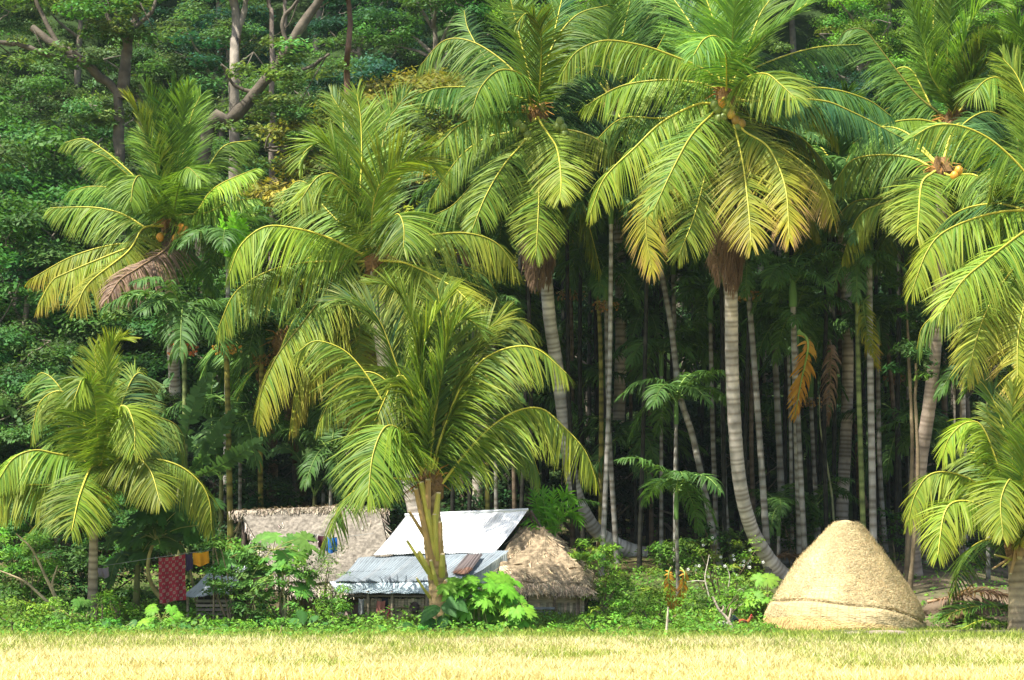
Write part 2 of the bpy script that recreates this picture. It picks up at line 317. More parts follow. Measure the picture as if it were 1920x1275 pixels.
def grasses():
    rng = g_(11)
    def scatter(n, y0, y1, dens, side=1.5):
        Y = rng.uniform(y0, y1, n); X = rng.uniform(-1, 1, n)*(960/F*Y+side); k = rng.random(n) < dens(X, Y); return X[k], Y[k]
    nf = lambda X, Y: .5+.5*np.sin(X*.55+1.7*np.sin(Y*.5))*np.sin(Y*.9+X*.23)
    def tufts(X, Y, k, s):                     # clump the blades
        X = np.repeat(X, k); Y = np.repeat(Y, k); return X+rng.normal(0, s, len(X)), Y+rng.normal(0, s, len(X))
    ed = lambda X: 58.2+.5*np.sin(X*.8)+.35*np.sin(X*2.3+1)-np.clip((X-7)/2, 0, 1)*1.6
    q = lambda X, Y: .5*np.sin(X*.62+1.3*np.sin(Y*.45+X*.15))+.35*np.sin(X*1.7+Y*.8+2)*np.sin(Y*.7-X*.4)+.3*np.sin(Y*.55+X*.2+1)
    mx = lambda X, Y: np.clip(np.clip((56.3-Y-2*np.clip((X-7)/2, 0, 1))/5, 0, .6+.05*(51-Y).clip(0, 12))+.95*q(X, Y)+.2*np.sin(X*5+Y*3), .2*(Y < 59.3), 1)*np.clip((59.8-Y)/.8, 0, 1)
    gp = lambda X, Y: ((nf(X*.5+2, Y*.8) > .56) & (Y > 49)) | ((Y > ed(X)-1.8) & (nf(X*1.3, Y) > .35))     # greener patches
    X, Y = scatter(30000, 43, 61.5, lambda X, Y: mx(X, Y)); X, Y = tufts(X, Y, 8, .09)
    n = len(X); h = rng.uniform(.16, .42, n)*(.6+.7*nf(X*1.3, Y*1.7)); sz = np.interp(Y, [44, 60], [.9, .8])
    blades('dry_rice', X, Y, h*sz, rng.uniform(.012, .03, n), (.40, .32, .09), (.72, .65, .30), rng, M_straw, 1.1, top=(.72, .66, .34))
    X, Y = scatter(3800, 48, 59, lambda X, Y: np.where(q(X*1.4+3, Y*1.2) > -.1, .8, .15)); X, Y = tufts(X, Y, 14, .05)
    n = len(X); blades('tall_dry_grass', X, Y, rng.uniform(.18, .36, n), rng.uniform(.012, .024, n), (.55, .44, .20), (.76, .68, .42), rng, M_straw, .9)
    X, Y = scatter(1500, 53, 59.6, lambda X, Y: np.where(q(X*1.1+5, Y*1.2) > .18, .9, .06)*np.where(X > 8.5, .3, 1)); X, Y = tufts(X, Y, 16, .07)
    n = len(X); blades('straw_tufts', X, Y, rng.uniform(.15, .36, n), rng.uniform(.012, .024, n), (.52, .42, .18), (.74, .64, .34), rng, M_straw, .9)
    X, Y = scatter(26000, 47, 63.2, lambda X, Y: 1-mx(X, Y)*1.02); X, Y = tufts(X, Y, 7, .10)
    n = len(X); blades('green_grass', X, Y, rng.uniform(.10, .36, n), rng.uniform(.015, .03, n), (.13, .22, .025), (.42, .44, .10), rng, M_straw, 1.0)
    X, Y = scatter(9000, 60, 70, lambda X, Y: np.where(X > 8.5, .8*(nf(X*2, Y*2) > .5)*np.clip((66-Y)/2, .12, 1), .8)); X, Y = tufts(X, Y, 7, .12)
    n = len(X); blades('yard_grass', X, Y, rng.uniform(.08, .26, n), rng.uniform(.02, .045, n), (.07, .14, .02), (.2, .27, .04), rng, M_leaf, .9)
    # low broad-leaved weeds in front of the houses and under the grove
    g = G(); n = 80000; Y = 59.5+33*rng.random(n)**1.7; X = rng.uniform(-1, 1, n)*(960/F*Y+1.5)
    k = np.where(X > 8.5, .12+.25*(nf(X, Y) > .6), np.where(Y < 66.0, .9, np.where(Y < 76, .85, .4))) > rng.random(n); X, Y = X[k], Y[k]; n = len(X)
    c = np.stack([X, Y, hz(X, Y)+rng.uniform(.02, .5, n)*np.where(X > 7.5, .35, np.where((X > .3) & (X < 2.4), .5, 1))*np.interp(Y, [59.5, 61, 63.5, 70], [.3, .6, .95, 1.0])*(.5+.7*nf(X*2.2, Y*1.1))], 1)
    leafcards(g, c, rng.uniform(.07, .17, n), np.stack([rng.normal(0, .4, n), rng.normal(-.3, .4, n), np.ones(n)], 1), cvar((.115, .25, .028), n, rng, .15, .32), rng, .6)
    tag(g.obj('ground_cover', M_leaf, origin=(0, 0, 0)), kind='stuff')
def leafcards(g, c, size, nor, col, rng, asp=.45, droop=.25, m=0):
    """leaf-shaped quads (two folded halves) centred at c facing nor"""
    n = len(c); nor = nrm(nor+rng.normal(0, .12, (n, 3))); r = nrm(rng.normal(0, 1, (n, 3))); a = nrm(np.cross(nor, r)); b = np.cross(nor, a)
    s = np.asarray(size)[:, None]; a[:, 2] -= droop; a = nrm(a)
    V = np.stack([c-a*s*.5, c+b*s*asp*.5-nor*s*.06, c+a*s*.5-nor*s*.1, c-b*s*asp*.5-nor*s*.06], 1)
    i = np.arange(n)[:, None]*4; g.add(V, i+[0, 1, 2, 3], np.repeat(np.asarray(col)[:, None], 4, 1).reshape(-1, 3), m)
grasses()
# ---------------------------------------------------------------- the coconut palms, frond by frond
GN, YE, OR = (.16, .22, .04), (.62, .50, .10), (.62, .28, .03)
def jn(cx, cy, n, rng, col, sx=26, sy=18): return [(cx+rng.normal(0, sx), cy+rng.normal(0, sy), col) for _ in range(n)]
rr_ = g_(3)
coconut_palm('coconut_palm', 'tallest front coconut palm, pale ringed trunk curving towards the haystack, lower fronds yellow tipped', (1360, 178), 73,
 [(1360, 190), (1364, 430), (1371, 560), (1373, 700), (1384, 880), (1405, 980), (1435, 1040), (1467, 1083)], [
 '1:1325,135 1252,102 1195,84 1130,77 1081,98 1056,135', '2r:1336,164 1301,155 1236,151 1162,163 1097,200', '3f:1342,196 1309,196 1244,228 1191,277 1134,334 1107,400',
 '3b:1325,245 1293,265 1236,302 1170,371', '8fh:1334,249 1293,277 1244,338 1212,410 1222,510', '3f:1352,216 1340,253 1321,334 1300,410 1272,481',
 '6f:1375,232 1392,302 1403,387 1409,461', '9f:1390,241 1440,277 1472,351 1480,449', '8:1397,245 1464,277 1521,322 1550,367 1562,412', '3b:1400,224 1485,249 1529,285 1560,330',
 '3:1395,190 1448,184 1493,192 1546,212 1570,265', '2fr:1375,179 1399,147 1436,139 1464,159 1493,186', '0b:1386,145 1448,114 1529,90 1611,84',
 '0u:1385,128 1432,73 1480,33 1529,0 1590,-12', '0u:1370,122 1374,65 1378,0 1387,-60', '0u:1352,102 1338,41 1321,-8 1296,-60', '0bu:1335,120 1285,30 1240,-30',
 '0f:1362,163 1360,100 1345,70 1320,74 1300,104', '0u:1386,130 1423,33 1444,0 1470,-43', '1b:1320,200 1245,222 1162,225 1093,294', '0b:1395,190 1530,188 1600,212 1698,263',
 '0b:1400,180 1530,165 1620,185 1670,218', '2f:1345,205 1300,250 1265,310 1225,395', '4b:1400,235 1450,290 1500,360 1535,440', '3b:1340,240 1260,330 1200,420'],
 Lf=6.2, L=1.35, nuts=[(1352, 195, OR), (1346, 205, GN), (1361, 208, GN), (1356, 220, GN), (1370, 214, (.5, .35, .06)), (1380, 226, (.3, .2, .04)), (1390, 232, (.3, .2, .04)), (1348, 222, GN), (1340, 196, GN), (1383, 240, GN)], back=5, skirt=15, rt=(.24, .2), bulge=1.7)
coconut_palm('coconut_palm', 'tall coconut palm whose white trunk sweeps right behind the thatched hut', (1005, 212), 77,
 [(1005, 235), (1012, 420), (1022, 500), (1031, 600), (1046, 700), (1063, 830), (1078, 920), (1110, 985), (1150, 1018), (1203, 1042)], [
 '2:964,211 912,215 859,237 815,281', '1:964,246 912,259 859,299 806,378', '0f:995,193 982,145 938,132 903,162 885,206', '0:985,189 940,172 894,165 824,165 789,176',
 '1b:1000,180 947,119 885,79 833,77 789,123', '1fu:1010,180 1015,88 1008,40 986,26 969,44', '0u:1000,176 973,66 955,-10 945,-60', '0bu:1015,167 1043,44 1058,-22',
 '3f:1015,233 1043,277 1052,334 1050,372', '2f:1002,264 1010,343 1008,417 1004,480', '3:1025,275 1079,351 1105,430 1127,518', '1f:985,262 947,307 912,365 885,430',
 '1b:964,270 900,330 850,385 797,410', '3:1035,236 1105,255 1166,294', '0b:1018,198 1087,136 1131,127 1168,160', '1b:1025,216 1096,211 1170,222', '1b:1035,262 1114,316 1158,373 1180,439',
 '0b:985,270 955,350 940,430 935,510', '0b:1020,290 1060,390 1075,470 1070,540', '0b:1000,180 920,120 880,60 870,20', '0:1012,180 1035,90 1080,30 1140,10'],
 Lf=5.9, nuts=[(989, 253, GN), (993, 262, (.42, .42, .05)), (1056, 240, GN), (1058, 252, GN), (1045, 238, GN), (1063, 262, GN), (980, 240, GN), (972, 233, GN), (1050, 228, GN)], back=6, skirt=14, rt=(.25, .2), tcol=((.60, .56, .50), (.38, .34, .28)), bulge=1.6)
coconut_palm('coconut_palm', 'broad yellow green coconut palm in the left middle, its fronds arching above the young palm', (705, 487), 71.5,
 [(708, 500), (716, 650), (740, 800), (765, 900), (787, 1000), (812, 1078), (828, 1120)], [
 '4r:730,470 762,453 814,441 876,438 931,457 969,508', '2uv:697,430 704,367 731,319 773,300 807,308 828,345', '1u:690,450 676,367 678,298 676,222 669,176',
 '1u:688,470 666,408 648,346 628,291 604,267 573,284 562,308', '1:675,475 614,446 555,429 497,426 452,460 431,512', '2:685,491 621,491 559,495 497,512 441,550 410,615',
 '5f:690,483 667,480 637,509 603,560 561,615 519,670 489,742 487,793', '1f:712,460 725,430 745,402 757,425 757,465', '5f:720,490 762,495 814,519 855,543 883,570',
 '1b:680,460 648,429 607,388 573,343 545,350 530,400', '1bu:685,420 648,264 641,215 621,178', '1bu:700,430 721,250 745,201 765,176', '1bu:700,400 721,257 755,232 800,248',
 '6b:690,510 650,560 610,650 560,720 545,800', '7b:695,515 676,577 673,690 668,800', '1b:740,490 876,505 917,526 935,574', '3f:705,500 740,530 790,590 810,670', '6b:680,505 629,600 580,690 555,790',
 '8b:700,510 715,600 735,690 740,760', '2:690,440 640,340 600,330 560,380'],
 Lf=5.8, L=1.55, nuts=[], back=6, lush=1.4, yb=.12)
coconut_palm('coconut_palm', 'young low coconut palm with stubby leaf bases rising in front of the tin roof', (806, 905), 64.3,
 [(806, 915), (808, 960), (814, 1030), (822, 1090), (828, 1172)], [
 '2f:815,865 832,810 866,725 908,674 963,651 1010,657 1061,700', '3:819,920 866,860 917,805 968,772 1014,767 1052,797 1095,844 1116,899', '2:798,886 790,810 777,742 760,690 738,690 718,720',
 '1u:807,865 815,780 828,708 845,632 870,598 905,619', '1u:800,860 781,644 760,572 735,539 705,530', '1bu:795,860 775,780 739,674 713,606 688,577 654,560 615,566',
 '2:795,890 735,788 705,733 671,683 637,653 591,640 560,660', '0f:798,880 785,800 765,720 743,708 713,770 675,850', '0f:795,900 760,820 725,800 700,850 690,930', '1bu:806,870 822,740 832,640 820,540',
 '0b:812,870 850,780 900,720 950,715 975,760', '0b:800,870 760,760 700,700 640,720 600,790', '2u:812,880 840,770 880,660 945,590', '0u:800,870 790,740 800,630 850,545', '1b:812,890 870,830 930,800 985,830 1010,890',
 '2b:815,890 850,740 900,640 960,600 1000,620'],
 Lf=5.4, L=1.6, nuts=[], back=3, rt=(.30, .26), lush=1.3, yb=.16, tcol=((.55, .38, .18), (.34, .23, .11)), bulge=1.1, baseY=64.3, group='young coconut palms', cat='coconut palm', n=150, wid=.048)
yp = bpy.data.objects[[o.name for o in C.objects if o.get('label', '').startswith('young low coconut')][0]]
def stubs(root, Y, L):
    o0 = np.array(root.location)
    for i, (x0, y0, x1, y1, r) in enumerate(L):
        g = G(); a, b = P(x0, y0, Y-.2), P(x1, y1, Y-.45); rng = g_(i+50); c = (.46, .42, .08) if i % 3 else (.44, .28, .11)
        g.tube(np.array([a, (a+b)/2+[0, -.08, 0], b])-o0, [r*1.25, r, r*.8], c, 7); e = nrm(b-a)
        g.tube(np.array([b, b+e*.03])-o0, [r*.82, r*.7], (.6, .5, .28), 7); g.obj('leaf_stub', M_rib, root, origin=(0, 0, 0))
stubs(yp, 64.3, [(812, 1060, 780, 918, .085), (818, 1040, 790, 905, .10), (822, 1050, 815, 965, .09), (826, 1050, 826, 980, .08), (812, 1085, 786, 1035, .07), (820, 1100, 808, 1052, .06), (826, 1112, 838, 1090, .10), (804, 1075, 764, 1015, .05), (806, 1120, 782, 1085, .04), (800, 1000, 803, 900, .11), (812, 1020, 822, 925, .09), (828, 1080, 830, 1040, .09), (800, 1010, 768, 960, .05)])
coconut_palm('coconut_palm', 'coconut palm at the right edge whose bright fronds hang into the picture', (1960, 410), 67, [(1960, 420), (1966, 700), (1972, 950), (1975, 1190)], [
 '3:1940,400 1897,396 1837,407 1771,435 1738,473 1710,545', '3f:1950,420 1920,435 1848,490 1804,528 1765,585', '5f:1950,430 1920,479 1870,545 1837,616 1813,712', '1b:1930,450 1850,480 1776,572 1732,611 1720,655',
 '7f:1945,450 1920,572 1908,640 1908,745', '1r:1940,360 1920,323 1882,283 1843,254 1797,236 1751,236 1711,257', '2f:1950,440 1935,560 1960,660 1965,740', '0b:1950,390 1900,330 1850,320 1810,360', '1u:1960,370 1945,250 1910,150 1880,110',
 '2:1955,400 1935,330 1905,300 1870,330 1850,390', '0u:1960,350 1965,230 1950,120', '1:1980,400 2040,390 2090,460', '1b:1940,430 1890,470 1860,540 1850,620'], Lf=6.2, L=1.35, back=4, yb=.08)
coconut_palm('coconut_palm', 'coconut palm right of the haystack with a smooth brown trunk and orange flower stalks', (1765, 318), 74, [(1765, 330), (1764, 480), (1757, 600), (1745, 740), (1727, 860), (1713, 980), (1712, 1078)], [
 '2r:1747,316 1718,300 1678,292 1625,293 1592,306 1562,350', '3f:1760,320 1747,326 1728,345 1722,405 1720,445', '4:1750,340 1715,360 1665,379 1612,405 1580,485', '1b:1790,320 1850,330 1890,380', '1b:1780,350 1830,370 1850,420 1840,470',
 '1b:1740,340 1660,370 1600,380 1560,420', '1b:1750,345 1700,400 1660,440 1640,500', '0:1775,350 1790,400 1800,450 1790,500', '0b:1770,300 1800,240 1850,210 1900,230', '1f:1780,330 1830,330 1870,370 1880,430', '0b:1750,300 1700,250 1650,240 1600,270'],
 Lf=5.6, nuts=[(1790, 330, OR), (1798, 320, OR)], back=5, tcol=((.40, .32, .25), (.27, .21, .16)), bulge=1.5, rt=(.24, .2))
coconut_palm('coconut_palm', 'upper right coconut palm with upright dark green fronds behind the others', (1785, 228), 80, [(1785, 240), (1790, 500), (1800, 800), (1800, 1040)], [
 '0:1760,227 1731,171 1711,135 1691,127 1668,142 1655,180', '0u:1775,190 1744,138 1731,76 1714,20 1700,-30', '0u:1783,190 1776,119 1780,49 1783,0 1785,-50', '0u:1792,190 1800,112 1810,72 1830,26 1859,3 1885,12', '1u:1788,211 1810,152 1836,96 1850,66',
 '0:1800,210 1840,188 1876,148 1909,132', '0b:1770,220 1720,180 1675,125 1645,86 1619,56 1586,59 1570,84', '0:1810,230 1870,215 1920,240 1950,290', '0:1770,235 1720,225 1660,235 1620,275', '0u:1780,190 1755,100 1750,30 1760,-40', '0u:1795,200 1850,120 1900,70 1950,60', '0b:1760,240 1700,270 1650,330'],
 Lf=6.0, back=7)
coconut_palm('coconut_palm', 'hillside coconut palm at the left with orange nuts and brown tipped lower fronds', (318, 418), 82, [(318, 430), (322, 600), (330, 800), (330, 1020)], [
 '0u:312,400 309,353 298,284 287,212 273,162', '0u:320,400 318,302 323,212 333,158', '0:305,395 277,364 233,324 197,295 168,284', '1:300,390 250,330 193,281 157,261 122,268', '1:300,425 277,429 240,407 212,396 168,389 94,390',
 '6:300,440 262,455 204,461 132,483 58,524', '6f:305,440 240,465 125,512 96,530 72,575', '5f:305,425 269,429 240,472 168,530 143,575', 'df:318,460 262,501 225,525 202,560', '1:325,410 366,400 392,364 421,342 480,317', '1:330,405 385,400 439,378 478,373',
 '0:320,390 341,357 385,320 421,274 471,264', '0f:325,400 335,350 350,315 375,335', '0:335,425 400,435 430,470', '0u:322,400 345,280 360,215 376,180', '3u:312,400 285,290 262,220 238,183', '0u:325,400 335,280 345,200 355,160', '0b:330,440 370,500 400,545', '4:310,440 270,480 230,520 200,545',
 '0f:305,395 280,350 262,330 250,345 245,380', '0b:300,400 230,360 175,350 130,360', '0u:318,390 300,300 262,250'],
 Lf=5.9, nuts=[(340, 427, OR), (348, 432, OR), (344, 440, YE), (335, 440, OR), (300, 445, OR), (352, 442, OR), (330, 447, OR)], back=5)
coconut_palm('coconut_palm', 'small coconut palm at the far left with yellow nuts and a straight ringed trunk', (186, 900), 66.5, [(186, 915), (178, 950), (175, 1040), (173, 1165)], [
 '2u:188,870 186,810 182,760 180,700 178,650', '3u:190,860 190,815 199,705 212,645 240,636', '2:180,880 165,832 148,764 114,734 76,755 60,815', '1f:186,870 182,811 176,738 157,709 138,750', '2f:190,870 216,777 237,764 252,802 252,845',
 '2:200,880 212,872 254,844 288,842 309,874 310,920', '3:210,885 270,862 330,872 373,904 392,942 396,995', '2:180,890 150,862 102,851 64,845 25,861 -5,905', '3:175,910 140,914 85,910 42,912 0,929 -25,965', '2f:188,890 182,880 170,878 148,933 134,996',
 '1:180,890 165,835 130,806 106,840 93,908', '0b:175,930 140,942 85,971 45,1012', '2b:200,870 270,790 313,789 339,811 349,855', '1b:180,870 120,740 80,700 55,728', '2b:195,870 235,740 262,700 290,740', '1b:205,900 260,905 300,940 320,1000', '2f:205,880 240,850 280,880 300,940'],
 Lf=4.6, L=1.15, nuts=[(150, 920, YE), (147, 931, YE), (153, 912, YE), (192, 932, YE), (196, 926, YE), (200, 934, OR)], back=3, rt=(.15, .12), lush=1.3, yb=.1, tcol=((.42, .33, .24), (.26, .2, .14)), group='young coconut palms', bulge=1.2)
coconut_palm('coconut_palm', 'young bright coconut palm at the lower right with exposed roots hanging under its crown', (1908, 1018), 64.2, [(1910, 1030), (1912, 1090), (1914, 1202)], [
 '3f:1891,979 1848,951 1798,940 1771,962 1758,1042', '3:1895,985 1837,913 1787,888 1743,891 1716,929 1703,978', '2u:1906,980 1900,930 1897,808 1900,725', '2:1900,970 1848,814 1815,792 1782,819 1768,855', '1bu:1900,950 1880,800 1837,715 1806,740',
 '3f:1910,990 1903,930 1893,900 1876,940 1880,1003', '2:1915,990 1940,900 1975,870 2010,950', '1u:1912,980 1925,850 1950,760', '2b:1900,985 1850,880 1820,850 1790,900', '2b:1905,970 1870,850 1850,760', '2:1925,1000 1960,960 2000,1000', '1bu:1905,970 1915,830 1900,700'],
 Lf=4.7, L=1.15, back=2, rt=(.34, .30), lush=1.4, yb=.12, tcol=((.42, .33, .20), (.30, .23, .14)), bulge=1.15, group='young coconut palms', baseY=64.2)
rp = [o for o in C.objects if o.get('label', '').startswith('young bright coconut')][0]
stubs(rp, 64.2, [(1898, 1042, 1862, 1066, .035), (1898, 1045, 1880, 1062, .03), (1900, 1050, 1866, 1040, .03), (1905, 1030, 1895, 1075, .05), (1915, 1030, 1920, 980, .07), (1906, 1030, 1902, 985, .07), (1912, 1030, 1912, 1045, .10)])
for lab, cr, Y, fr in [
 ('coconut palm crown half hidden between the two tallest palms at the top', (1150, 190), 86, ['0u:1150,180 1165,80 1182,0 1190,-40', '0u:1145,180 1120,90 1100,20', '0u:1150,180 1140,60 1150,-30', '0:1155,185 1215,120 1250,60', '0:1140,190 1100,190 1070,230', '1:1150,200 1110,260 1100,330', '0u:1155,180 1200,60 1240,0', '0:1150,200 1180,260 1170,340']),
 ('pale green coconut palm at the upper right corner of the picture', (1935, 190), 79, ['0u:1925,180 1900,110 1870,70', '1:1925,190 1890,180 1850,200 1830,240', '0u:1930,180 1930,90 1900,30', '0:1925,200 1890,230 1870,290', '1:1920,190 1880,150 1850,150 1820,180', '0:1930,210 1910,260 1910,330', '0u:1935,180 1960,90 1980,30']),
 ('dark coconut palm crown low behind the left middle palms', (885, 480), 84, ['0:880,480 840,400 800,380 760,420', '0:885,470 860,390 820,370', '0:890,490 930,520 950,590', '0:885,490 880,560 870,620', '0:890,480 930,430 960,440', '0:880,490 840,520 820,590']),
 ('shaded coconut palm behind the right trunks of the grove', (1575, 330), 86, ['1:1560,340 1500,360 1470,440', '0:1580,340 1620,400 1640,470', '0:1575,340 1570,420 1560,500', '0:1560,330 1520,300 1480,330', '2:1570,340 1530,400 1500,480', '0:1580,330 1640,330 1680,380', '0u:1575,320 1570,240 1590,170'])]:
    coconut_palm('coconut_palm', lab, cr, Y, None, fr, Lf=5.4, back=8)
# three more coconut trunks seen under the canopy
for lab, tr, Y, cr in [('brown leaning coconut trunk in the shade left of the haystack top', [(1560, 420), (1578, 640), (1598, 800), (1614, 930), (1650, 1002)], 86, (1556, 400)),
                       ('brown coconut palm trunk behind the left thatched roof', [(536, 660), (545, 800), (560, 880), (570, 960)], 77, (532, 640)),
                       ('thick shaded coconut palm trunk nearest the left end of the thatched ridge', [(500, 700), (512, 850), (508, 960)], 79, (498, 690))]:
    coconut_palm('coconut_palm', lab, cr, Y, tr, [], Lf=4.8, back=9, tcol=((.24, .16, .10), (.16, .11, .07)), rt=(.2, .17), bulge=1.4)
# ---------------------------------------------------------------- slender areca palms: own trunk each, crowns share frond meshes
def areca_protos():
    out = []
    for i, (r, dr, L, yl, dead) in enumerate([(.95, .9, .62, 0, 0), (1.05, .5, .66, 0, 0), (.8, 1.5, .6, 0, 0), (1.1, .2, .6, 0, 0), (.75, 1.9, .62, .9, 0), (.7, 2.0, .6, 0, 1)]):
        pts = [(0, 0, 0), (.45*r, 0, .55-.2*dr), (1.1*r, 0, .95-.75*dr), (1.7*r, 0, 1.0-1.35*dr)]
        gl, gr = frond_parts(pts, L=L*1.1, n=40, wid=.06, droop=.22+.1*dr, seed=900+i, kind='areca', seg=4, bare=.1, rr=.022, roll=.1, H=(1, 0, 0), yl=yl, dead=bool(dead))
        out.append((gl.mesh('frond', M_frond), gr.mesh('midrib', M_rib, True)))
    PG['orange'] = ((.42, .17, .03), (.52, .30, .04)); pts = [(0, 0, 0), (.35, 0, .2), (.8, 0, -.5), (1.2, 0, -1.1)]
    gl, gr = frond_parts(pts, L=.55, n=30, wid=.07, droop=.3, seed=950, kind='orange', seg=4, roll=.1, H=(1, 0, 0)); out.append((gl.mesh('frond', M_frond), gr.mesh('midrib', M_rib, True)))
    return out
PG['fan'] = ((.08, .24, .02), (.14, .34, .03))
AP = areca_protos()
def hang(root, k, loc, rz, sc_=1., name='frond', tilt=0.):
    f = bpy.data.objects.new(name, AP[k][0]); C.objects.link(f); f.parent = root; f.location = [float(q) for q in loc]; f.rotation_euler = (0, tilt, rz); f.scale = (sc_,)*3
    m = bpy.data.objects.new('midrib', AP[k][1]); C.objects.link(m); m.parent = f; return f
AC = dict(w=((.27, .26, .22), (.13, .11, .08)), g=((.20, .24, .08), (.10, .13, .04)), d=((.028, .028, .02), (.018, .018, .012)), b=((.16, .12, .08), (.11, .08, .05)), l=((.40, .38, .33), (.19, .17, .13)), y=((.30, .26, .06), (.12, .11, .03)))  # d: near-black bark, the grove's shade put into the trunk colour
AN = [0]
def areca(label, px, Y, w=9, col='w', n=8, size=1., crown=True, group='slender areca palms in the grove', seed=None, baseY=None, fruit=None, cat='areca palm'):
    AN[0] += 1; rng = g_(seed or 4000+AN[0]); bx, by = px[-1]
    bY = baseY or (ground_at(bx, by, Y-8, Y+8) if by is not None else Y)
    if abs(bY-Y) > 4: bY = Y
    base = P(bx, HOR, bY); base[2] = hz(base[0], base[1])-.05
    tp = [P(x, y, Y+(bY-Y)*i/(len(px)-1)) for i, (x, y) in enumerate(px[:-1])]+[base]
    if len(tp) == 2: tp = [tp[0], (tp[0]+tp[1])/2+[rng.normal(0, .1), 0, 0], tp[1]]
    root = thing('areca_palm', label, cat, base, group); r = w/2/F*Y
    palm_trunk(root, tp, r*1.1, r*.85, AN[0], AC[col], 1.25, .11, k=8)
    if not crown: return root
    o0 = np.array(root.location); top = tp[0]-o0
    g = G(); g.tube([top+[0, 0, -.1], top+[0, 0, .4], top+[0, 0, .95]], [r*1.25, r*1.3, r*.6], (.10, .2, .04), 8); g.obj('crownshaft', M_rib, root, True, origin=(0, 0, 0))
    a0 = rng.uniform(0, 6.28)
    for i in range(n):
        k = [1, 0, 3, 2, 0, 1, 2, 0, 1, 2][i % 10]
        hang(root, k, top+[0, 0, .9-.04*i], a0+i*2.4+rng.normal(0, .2), size*rng.uniform(.9, 1.15), tilt=rng.normal(0, .1))
    if fruit:
        g = G()
        for i in range(60):
            a = rng.uniform(0, 6.28); e = rng.uniform(.1, .55); c = top+[math.cos(a)*e, math.sin(a)*e, -.1-rng.uniform(0, .35)]
            blob(g, c, .045, cvar(fruit, 1, rng)[0], rng, n=4); 
            if i % 4 == 0: g.tube([top, (top+c)/2+[0, 0, .05], c], .01, (.3, .3, .06), 4)
        g.obj('fruit_cluster', M_nut, root, origin=(0, 0, 0))
    return root
for a in [
 ('white areca trunk, tallest and straightest, right of the sweeping white coconut trunk', [(1146, 415), (1144, 640), (1140, 800), (1128, 1022)], 77, 9, 'l'),
 ('pale areca trunk crossing behind the foot of the sweeping coconut trunk', [(1136, 560), (1142, 800), (1157, 1005)], 79, 9, 'w'),
 ('light areca trunk leaning right across the grove centre', [(1238, 500), (1258, 610), (1275, 740), (1304, 840), (1353, 1003)], 78, 12, 'w'),
 ('thin areca trunk rising behind the leaning one at the grove centre', [(1262, 510), (1266, 700), (1268, 965)], 82, 9, 'w'),
 ('grey areca trunk just left of the big ringed coconut trunk', [(1332, 600), (1336, 800), (1346, 965)], 80, 9, 'w'),
 ('areca trunk touching the left side of the big ringed coconut trunk', [(1354, 480), (1358, 900), (1374, 1005)], 79, 9, 'w'),
 ('speckled areca trunk immediately right of the big ringed coconut trunk', [(1403, 540), (1420, 760), (1442, 1012)], 76.5, 12, 'w'),
 ('darker areca trunk behind the speckled one right of the big coconut trunk', [(1411, 640), (1416, 1000)], 83, 9, 'b'),
 ('mossy grey areca trunk midway between the big coconut trunk and the haystack', [(1452, 640), (1463, 880), (1471, 1000)], 81, 13, 'w'),
 ('ringed areca trunk beside the hanging orange leaf', [(1487, 570), (1493, 800), (1501, 1062)], 75.5, 12, 'l'),
 ('areca trunk leaning against its ringed neighbour left of the haystack top', [(1492, 640), (1498, 820), (1512, 1040)], 77, 10, 'w'),
 ('spotted areca trunk above the left shoulder of the haystack', [(1520, 740), (1526, 860), (1536, 990)], 84, 9, 'w'),
 ('greenish areca trunk above the haystack top, left of a white one', [(1607, 540), (1611, 760), (1622, 1010)], 76, 10, 'g'),
 ('white areca trunk behind the haystack top, below a yellowing leaf', [(1630, 490), (1632, 700), (1639, 1030)], 76, 13, 'l'),
 ('grey areca trunk half hidden behind the white one at the haystack', [(1645, 640), (1650, 880), (1662, 1000)], 83, 9, 'w'),
 ('thin areca trunk in the shade halfway to the brown right palm', [(1662, 620), (1676, 780), (1692, 930)], 85, 9, 'b'),
 ('thin straight areca trunk left of the brown right palm trunk', [(1680, 700), (1683, 800), (1688, 900)], 87, 8, 'b'),
 ('pale thread-like areca trunk close beside the brown right palm trunk', [(1702, 720), (1706, 960)], 86, 7, 'w'),
 ('dark brown areca trunk right of the brown right palm trunk', [(1768, 620), (1771, 780), (1774, 1000)], 84, 11, 'b'),
 ('short pale areca trunk foot behind the brown right palm', [(1733, 860), (1735, 1060)], 78, 9, 'w'),
 ('yellow green areca trunk left of the white straight one', [(1120, 530), (1127, 700), (1126, 960)], 81, 9, 'y'),
 ('dim areca trunk nearest the right of the sweeping coconut trunk', [(1070, 540), (1073, 700), (1074, 960)], 84, 8, 'b'),
 ('dim areca trunk in the dark gap of the grove centre', [(1184, 560), (1187, 980)], 86, 7, 'b'),
 ('brown areca trunk behind the fan shaped leaves at the grove centre', [(1214, 640), (1219, 800), (1222, 985)], 83, 8, 'b'),
 ('stout yellow stained areca trunk behind the tip of the thatched ridge', [(673, 560), (673, 800), (677, 990)], 76, 12, 'y'),
 ('thin areca trunk between the thatched roof and the tin roof', [(727, 700), (729, 985)], 77, 7, 'b'),
 ('thin mossy areca trunk at the left of the thatched ridge', [(491, 660), (493, 960)], 77.5, 10, 'y'),
 ('areca trunk behind the middle of the tin roof ridge', [(913, 640), (916, 985)], 78, 8, 'y'),
 ('greyish areca trunk behind the right of the tin roof ridge', [(926, 600), (932, 985)], 82, 8, 'w'),
 ('dark areca trunk behind the right end of the tin roof', [(962, 620), (966, 985)], 83, 8, 'b'),
 ('far areca trunk in the shade right of the tin roof', [(1000, 620), (1003, 985)], 88, 7, 'b')]:
    areca(*a, fruit=(.3, .16, .03) if AN[0] % 5 == 1 else None)
